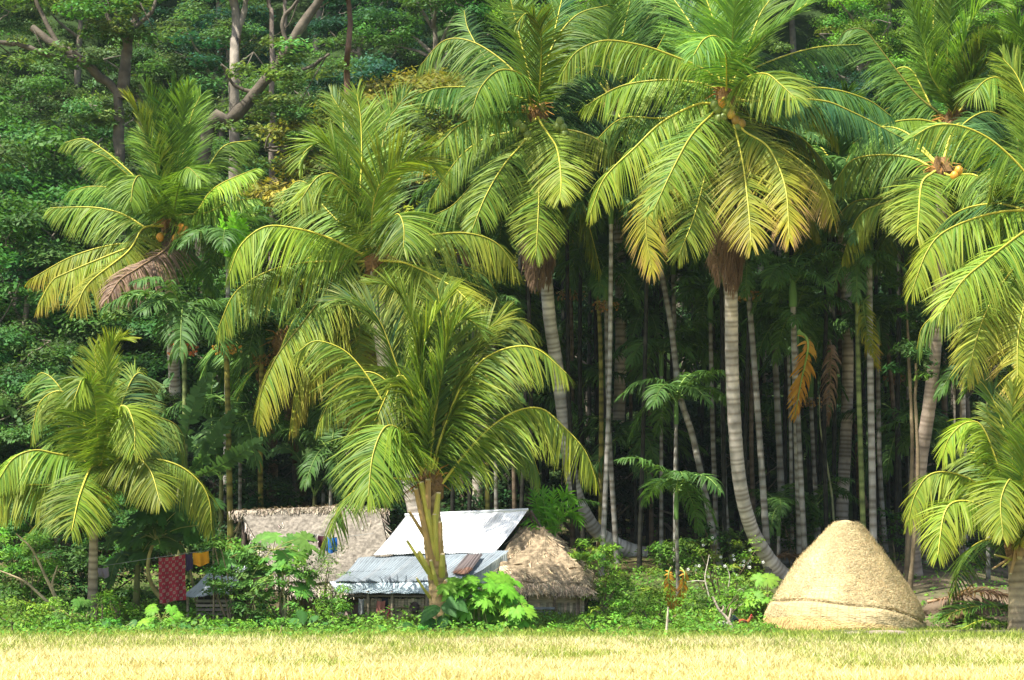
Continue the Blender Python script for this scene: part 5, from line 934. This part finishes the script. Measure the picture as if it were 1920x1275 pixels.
banana('banana plant with upright leaves behind the left palms', (415, 1050), 78, [[(415, 900), (400, 820), (395, 760), (400, 700)], [(415, 900), (440, 840), (470, 800), (500, 810)], [(415, 900), (380, 850), (350, 830), (320, 850)]], 21, L=.45, W=.2)
banana('shaded banana clump with brown stems left of the red cloth', (255, 1130), 68.5, [[(258, 1060), (240, 1010), (215, 1000), (200, 1030)], [(258, 1060), (275, 1010), (300, 1000)], [(255, 1060), (235, 1040), (215, 1060), (205, 1100)]], 31)
banana('banana plant with torn leaves deep behind the thatched ridge', (590, 1000), 80, [[(590, 930), (560, 860), (530, 840), (500, 860)], [(590, 930), (600, 850), (630, 820)], [(590, 930), (620, 880), (650, 870)]], 41)
# taro leaves by the young palm foot
def taro(label, x, y, Y, lv, seed, col=(.05, .14, .03), s=.42):
    rng = g_(seed+40); b = P(x, y, Y); b[2] = hz(b[0], Y)-.03; root = thing('taro_plant', label, 'taro plant', b, 'taro plants at the field edge')
    for px, py in lv:
        c = P(px, py, Y-.2)-b; g = G(); g.tube(spline([np.zeros(3), c*[.3, 1, .6], c], 6), .016, (.2, .26, .08), 6); g.obj('stalk', M_rib, root, True, origin=(0, 0, 0))
        a = nrm(np.array([rng.normal(0, .6), -.75, -.45-.3*rng.random()])); sd = nrm(np.cross(a, [rng.normal(0, .5), -.6, 1])); nn = nrm(np.cross(sd, a)); q = s*rng.uniform(.75, 1.15); g = G(); N_ = 7
        u = np.linspace(-.3, 1, N_)[:, None, None]; wv = np.interp(np.linspace(-.3, 1, N_), [-.3, 0, .3, .7, 1], [.22, .42, .38, .2, .0])[:, None, None]; t = np.array([-1, 0, 1.])[None, :, None]
        V = c+a*q*u+sd*q*wv*t+nn*(-.05*q*np.abs(t)+.04*q)-UP*.15*q*u**2+a*q*.18*(np.abs(t)-1)*(u < -.2)*-1*0; i = np.arange(N_-1)[:, None]*3+np.arange(2)[None]
        cc = np.array(col)*rng.normal(1, .15); C3 = np.tile(cc, (N_, 3, 1)); C3[:, 1] *= 1.4; g.add(V, np.stack([i, i+1, i+4, i+3], -1).reshape(-1, 4), C3.reshape(-1, 3)); g.obj('leaf', M_leaf, root, True, origin=(0, 0, 0))
taro('large taro with heart shaped leaves at the foot of the young palm', 825, 1192, 63.6, [(812, 1142), (838, 1136), (806, 1165), (850, 1125), (830, 1160), (795, 1178)], 1, s=.55)
taro('taro with round leaves in front of the thatched house bushes', 575, 1192, 64.0, [(566, 1150), (590, 1158), (552, 1165), (605, 1172)], 2, s=.42)
taro('row of low taro leaves along the bamboo wall', 730, 1196, 64.2, [(690, 1180), (715, 1176), (740, 1182), (765, 1172), (785, 1180), (660, 1184)], 3, s=.38)
taro('low taro patch under the lean-to at the field edge', 375, 1196, 63.8, [(345, 1172), (370, 1178), (395, 1182), (420, 1175), (320, 1180)], 4, s=.36)
taro('low taro patch left of the red cloth', 230, 1192, 64.4, [(200, 1168), (225, 1172), (250, 1166), (275, 1174)], 5, s=.32)
# bare arching branches of the left bush
g = G(); b = P(115, 1150, 66.8); b[2] = hz(b[0], 66.8)-.05
for pts, r in [([(118, 1155), (104, 1120), (85, 1080), (60, 1030), (30, 1000)], .07), ([(112, 1150), (80, 1120), (45, 1090), (-5, 1068)], .06), ([(104, 1120), (98, 1095), (108, 1060)], .05)]:
    q = spline([P(x, y, 66.6)-b for x, y in pts], 18); g.tube(q, np.linspace(r, .02, 18), (.36, .29, .17), 7)
tag(g.obj('bare_branch', M_bark, None, True, origin=(0, 0, 0)), 'pale brown arching branches at the foot of the far left bush', 'branch').location = b
rv = g_(71)
for i, (x0, x1, yt, c) in enumerate([(-10, 60, 1150, (.12, .24, .03)), (70, 150, 1158, (.11, .25, .03)), (150, 230, 1160, (.10, .24, .03)), (240, 330, 1163, (.13, .28, .03)), (400, 470, 1165, (.12, .27, .03)), (470, 560, 1162, (.11, .25, .03)), (600, 690, 1172, (.12, .27, .03)), (690, 800, 1178, (.12, .26, .03)), (1010, 1090, 1174, (.13, .29, .03)), (1090, 1190, 1152, (.14, .3, .03)), (1190, 1240, 1160, (.12, .26, .03)), (1270, 1330, 1165, (.11, .24, .03)), (1400, 1450, 1172, (.12, .24, .03))]):
    lab = ['far left corner of the field', 'gap left of the leaning branches', 'foot of the small left palm', 'foot of the red cloth', 'front of the lean-to', 'foot of the pale stemmed papaya', 'foot of the rusty sheet', 'foot of the bamboo wall', 'right of the bright papaya', 'open verge right of the hut', 'left side of the pale stake', 'right side of the pale stake', 'left foot of the haystack'][i]
    shrub('low leafy weeds at the '+lab, x0, yt, x1, 1193, 62.6+rv.uniform(-.6, .9), 16, (.12, .26), c, .11, 60+i, name='weed_patch', cat='weeds', group='weeds along the field edge', dens=190, stems=3)
shrub('deep green thicket behind the arching branches at the far left', -20, 1040, 130, 1120, 71, 34, (.35, .6), (.05, .12, .025), .18, 80, group=B)
shrub('deep green thicket left of the shaded papaya', 130, 1040, 250, 1120, 71.5, 30, (.35, .6), (.05, .12, .025), .18, 81, group=B)
shrub('leafy thicket between the hut and the grove trunks', 1225, 1020, 1310, 1080, 76, 24, (.3, .5), (0.075, 0.161, 0.025), .16, 82, group=B, dens=100)
shrub('low green tangle at the foot of the leaning areca trunk', 1280, 985, 1400, 1040, 78, 24, (.3, .5), (0.062, 0.138, 0.025), .16, 83, group=B, dens=90)
shrub('tall leafy bush with small leaves before the middle of the thatched roof', 470, 1050, 590, 1130, 65.9, 30, (.2, .36), (0.100, 0.218, 0.030), .13, 84, group=B, dens=140)
shrub('tall dark bush rising before the left end of the thatched roof', 425, 1020, 500, 1110, 66.3, 24, (.22, .38), (0.075, 0.172, 0.030), .14, 85, group=B, dens=140)
for i, (x0, x1, y0, Y, lab) in enumerate([(1180, 1240, 1095, 66.5, 'loose yellow green shrub right of the cassava like bush'), (1225, 1290, 1105, 66.0, 'loose yellow green shrub behind the orange hanging leaves'), (150, 215, 1110, 65.6, 'bright leafy shrub around the foot of the small left palm'), (600, 650, 1105, 65.8, 'bright slender shrub in front of the left end of the tin eave'), (1330, 1400, 1110, 66.4, 'loose yellow green shrub behind the rooster')]):
    shrub(lab, x0, y0, x1, 1180, Y, 20, (.16, .32), (.15, .30, .03), .12, 90+i, group=B, dens=120, asp=.3)
# ---------------------------------------------------------------- small things on the ground
def simple(name, label, cat, x, y, Y, build, m, group=None, smooth=True):
    b = P(x, y, Y); b[2] = hz(b[0], Y); g = G(); build(g, b, g_(int(x*7+y))); o = g.obj(name, m, None, smooth, origin=(0, 0, 0)); o.location = b; tag(o, label, cat, group); return o
def stem_b(paths, Y, col):
    def f(g, b, rng):
        for pts, r in paths:
            q = spline([P(x, y, Y)-b for x, y in pts], 14); g.tube(q, np.linspace(r, r*.45, 14), np.array(col)*rng.normal(1, .12, (14, 1)), 8)
    return f
simple('dead_stem', 'forked pale dead stem standing in the grass left of the haystack', 'dead stem', 1380, 1200, 64.3, stem_b([([(1382, 1206), (1374, 1180), (1362, 1158), (1348, 1143), (1336, 1118)], .06), ([(1366, 1165), (1369, 1152), (1371, 1140)], .04), ([(1352, 1148), (1357, 1140), (1354, 1136)], .03)], 64.3, (.42, .35, .26)), M_bark)
simple('stake', 'pale wooden stake wrapped in dry grass at the field edge', 'stake', 1249, 1214, 62.4, stem_b([([(1248, 1218), (1250, 1180), (1253, 1138)], .05)], 62.4, (.50, .42, .30)), M_bark)
simple('bare_twig', 'bare grey twigs reaching into the flowering bush', 'twig', 1330, 1120, 67.8, stem_b([([(1330, 1120), (1322, 1085), (1326, 1060), (1330, 1040)], .025), ([(1322, 1090), (1305, 1089), (1288, 1091)], .018), ([(1366, 1100), (1368, 1080), (1362, 1060)], .02), ([(1395, 1130), (1378, 1140), (1381, 1110), (1392, 1105), (1398, 1125)], .012)], 67.8, (.5, .45, .36)), M_bark)
def rock(r, col, sq=(1, .8, .5)):
    return lambda g, b, rng: blob(g, (0, 0, r*sq[2]*.6), r, col, rng, sq, n=9, rough=.09)
for i, (x, y, Y, r, lab) in enumerate([(1340, 1182, 66.0, .16, 'pale stone left of the forked dead stem'), (1357, 1180, 66.2, .2, 'larger pale stone touching the forked dead stem'), (1880, 1196, 64.4, .3, 'flat dark stone at the foot of the lower right palm'), (1868, 1200, 64.1, .2, 'small dark stone left of the flat one')]):
    simple('stone', lab, 'stone', x, y, Y, rock(r, (.36, .33, .30) if i < 2 else (.12, .10, .08), (1, .8, .5 if i < 2 else .35)), M_stone, 'stones in the yard')
# dirt bank slabs below the haystack
for i, (x, Y, r, lab) in enumerate([(1600, 62.3, .62, 'pinkish grey earth slab on the bank below the haystack, left one'), (1660, 62.2, .75, 'pinkish grey earth slab on the bank below the haystack, middle one'), (1715, 62.0, .5, 'smaller earth clod on the bank at the right of the slabs')]):
    simple('earth_slab', lab, 'earth clod', x, 0, Y, rock(r, (.30, .24, .19), (1.1, .45, .22)), M_soil, 'earth slabs on the bank')
# heap of dry leaves, dark box, cut bamboo, fallen frond
simple('leaf_heap', 'low brown heap of dry leaves and soil on the bare yard', 'heap', 1835, 1120, 69.5, lambda g, b, rng: blob(g, (0, 0, 0), 1.35, (.16, .12, .08), rng, (1.3, .7, .38), n=18, rough=.03), M_soil)
simple('broken_basket', 'overturned tan basket with dark opening by the fallen frond', 'basket', 1800, 1155, 66.2, lambda g, b, rng: (blob(g, (0, 0, .28), .38, (.26, .17, .08), rng, (1.1, .7, .55), n=9), g.box((.12, -.22, .12), (.5, .2, .25), (.03, .025, .02))), M_wood, smooth=False)  # near-black box stands for the shaded inside of the basket opening
def bam(g, b, rng):
    a, c = P(1797, 1206, 63.4)-b, P(1822, 1182, 63.9)-b
    for i in range(3): p, q = a+(c-a)*i/3, a+(c-a)*(i+1)/3; g.tube([p, p+(q-p)*.06, p+(q-p)*.94, q], [.075, .062, .062, .075], (.62, .54, .28), 10)
simple('cut_bamboo', 'short length of pale cut bamboo lying in front of the fallen frond', 'bamboo', 1810, 1200, 63.5, bam, M_rib)
def ground_frond(label, pts, Y, s, seed, yl=0, dead=False):
    c = [P(x, y, Y+d) for x, y, d in pts]
    for q in c: q[2] = max(q[2], hz(q[0], q[1])+.08)
    o = thing('fallen_frond', label, 'palm frond', c[0], 'cut palm fronds lying in the yard'); gl, gr = frond_parts(np.array(c)-c[0], L=.9, n=80, droop=.12, seed=seed, roll=.2, up=.35, yl=yl, dead=dead, H=nrm(c[-1]-c[0]), wid=.06)
    gl.obj('leaflets', M_frond, o, origin=(0, 0, 0)); gr.obj('midrib', M_rib, o, True, origin=(0, 0, 0))
ground_frond('green cut frond lying right of the haystack, pointing left', [(1925, 1165, .3), (1880, 1142, .2), (1820, 1140, 0), (1760, 1160, -.2)], 65.2, 1, 1)
ground_frond('second green cut frond lying below the first one', [(1930, 1195, .2), (1880, 1172, .2), (1840, 1165, 0), (1800, 1185, -.2)], 64.7, 1, 2)
ground_frond('dry brown frond lying behind the green cut ones', [(1740, 1130, .8), (1790, 1120, .4), (1840, 1110, .5), (1890, 1118, .5)], 68, 1, 3, dead=True)
ground_frond('orange brown dry frond on the ground below the big palm foot', [(1440, 1060, 0), (1465, 1045, .2), (1500, 1052, .2), (1530, 1070, 0)], 77, 1, 4, dead=True)
# hanging vine between the trunks
simple('vine', 'twisted mossy vine hanging among the dark grove trunks', 'vine', 1562, 965, 79, stem_b([([(1563, 975), (1560, 930), (1552, 880), (1545, 840), (1538, 800), (1536, 740)], .045)], 79, (.25, .27, .14)), M_bark)
# rooster
def rooster():
    b = P(1395, 1192, 64.9); b[2] = hz(b[0], 64.9); r = thing('rooster', 'dark rooster with orange neck and back pecking beside the dead stem', 'rooster', b); rng = g_(2)
    g = G(); pts = np.array([(-.20, 0, .36), (-.15, 0, .33), (-.06, 0, .29), (.04, 0, .28), (.11, 0, .31), (.16, 0, .37), (.19, 0, .43), (.215, 0, .455), (.245, 0, .45)])
    rad = [.03, .07, .105, .11, .085, .055, .042, .04, .02]; cols = [(.05, .05, .05), (.25, .07, .03), (.35, .09, .03), (.30, .08, .03), (.40, .13, .04), (.45, .17, .04), (.40, .14, .05), (.25, .06, .04), (.2, .06, .04)]
    g.tube(spline(pts, 26), np.interp(np.linspace(0, 8, 26), range(9), rad), np.array([np.interp(np.linspace(0, 8, 26), range(9), [c[k] for c in cols]) for k in range(3)]).T, 12); g.obj('body', M_fibre, r, True, origin=(0, 0, 0))
    g = G()
    for i in range(9):
        a = -.5+i*.12; p0 = np.array([-.17, rng.normal(0, .02), .36]); p1 = p0+[-.12, 0, .14-.02*i]; p2 = p1+[-.12, 0, -.03-.05*i]; g.tube(spline([p0, p1, p2], 8), np.linspace(.02, .008, 8), (.03, .05, .05), 5)
    g.obj('tail', M_fibre, r, True, origin=(0, 0, 0))
    g = G(); g.tube([(.19, 0, .48), (.215, 0, .515), (.24, 0, .49)], [.012, .016, .008], (.55, .03, .03), 6); g.tube([(.235, 0, .43), (.24, 0, .40)], [.014, .008], (.55, .03, .03), 6); g.obj('comb', M_nut, r, True, origin=(0, 0, 0))
    g = G(); g.tube([(.245, 0, .452), (.285, 0, .44)], [.014, .002], (.5, .4, .15), 6); g.obj('beak', M_nut, r, True, origin=(0, 0, 0))
    for s in (-1, 1):
        g = G(); g.tube([(.0, s*.05, .24), (-.02, s*.05, .14), (0, s*.05, .02)], [.035, .012, .01], (.3, .22, .08), 6)
        for a in (-.5, 0, .5): g.tube([(0, s*.05, .015), (.06*math.cos(a), s*.05+.06*math.sin(a), .008)], [.008, .004], (.35, .28, .1), 5)
        g.obj('leg', M_nut, r, True, origin=(0, 0, 0))
        g = G(); blob(g, (-.02, s*.1, .30), .09, (.08, .03, .02), rng, (1.3, .3, .7), n=6, rough=.02); g.obj('wing', M_fibre, r, True, origin=(0, 0, 0))
rooster()
# ---------------------------------------------------------------- thin humid air between the camera and the hill
hm = bpy.data.materials.new('humid_air'); hm.use_nodes = True; hn = hm.node_tree; hn.nodes.remove(hn.nodes['Principled BSDF'])
pv = hn.nodes.new('ShaderNodeVolumePrincipled'); pv.inputs['Color'].default_value = (.78, .93, .92, 1); pv.inputs['Density'].default_value = .00011; pv.inputs['Anisotropy'].default_value = .1
hn.links.new(pv.outputs[0], hn.nodes['Material Output'].inputs['Volume'])
g = G(); g.box((0, 270, 52), (900, 700, 110), (1, 1, 1)); hb = g.obj('haze', hm, origin=(0, 0, 0)); tag(hb, kind='stuff')
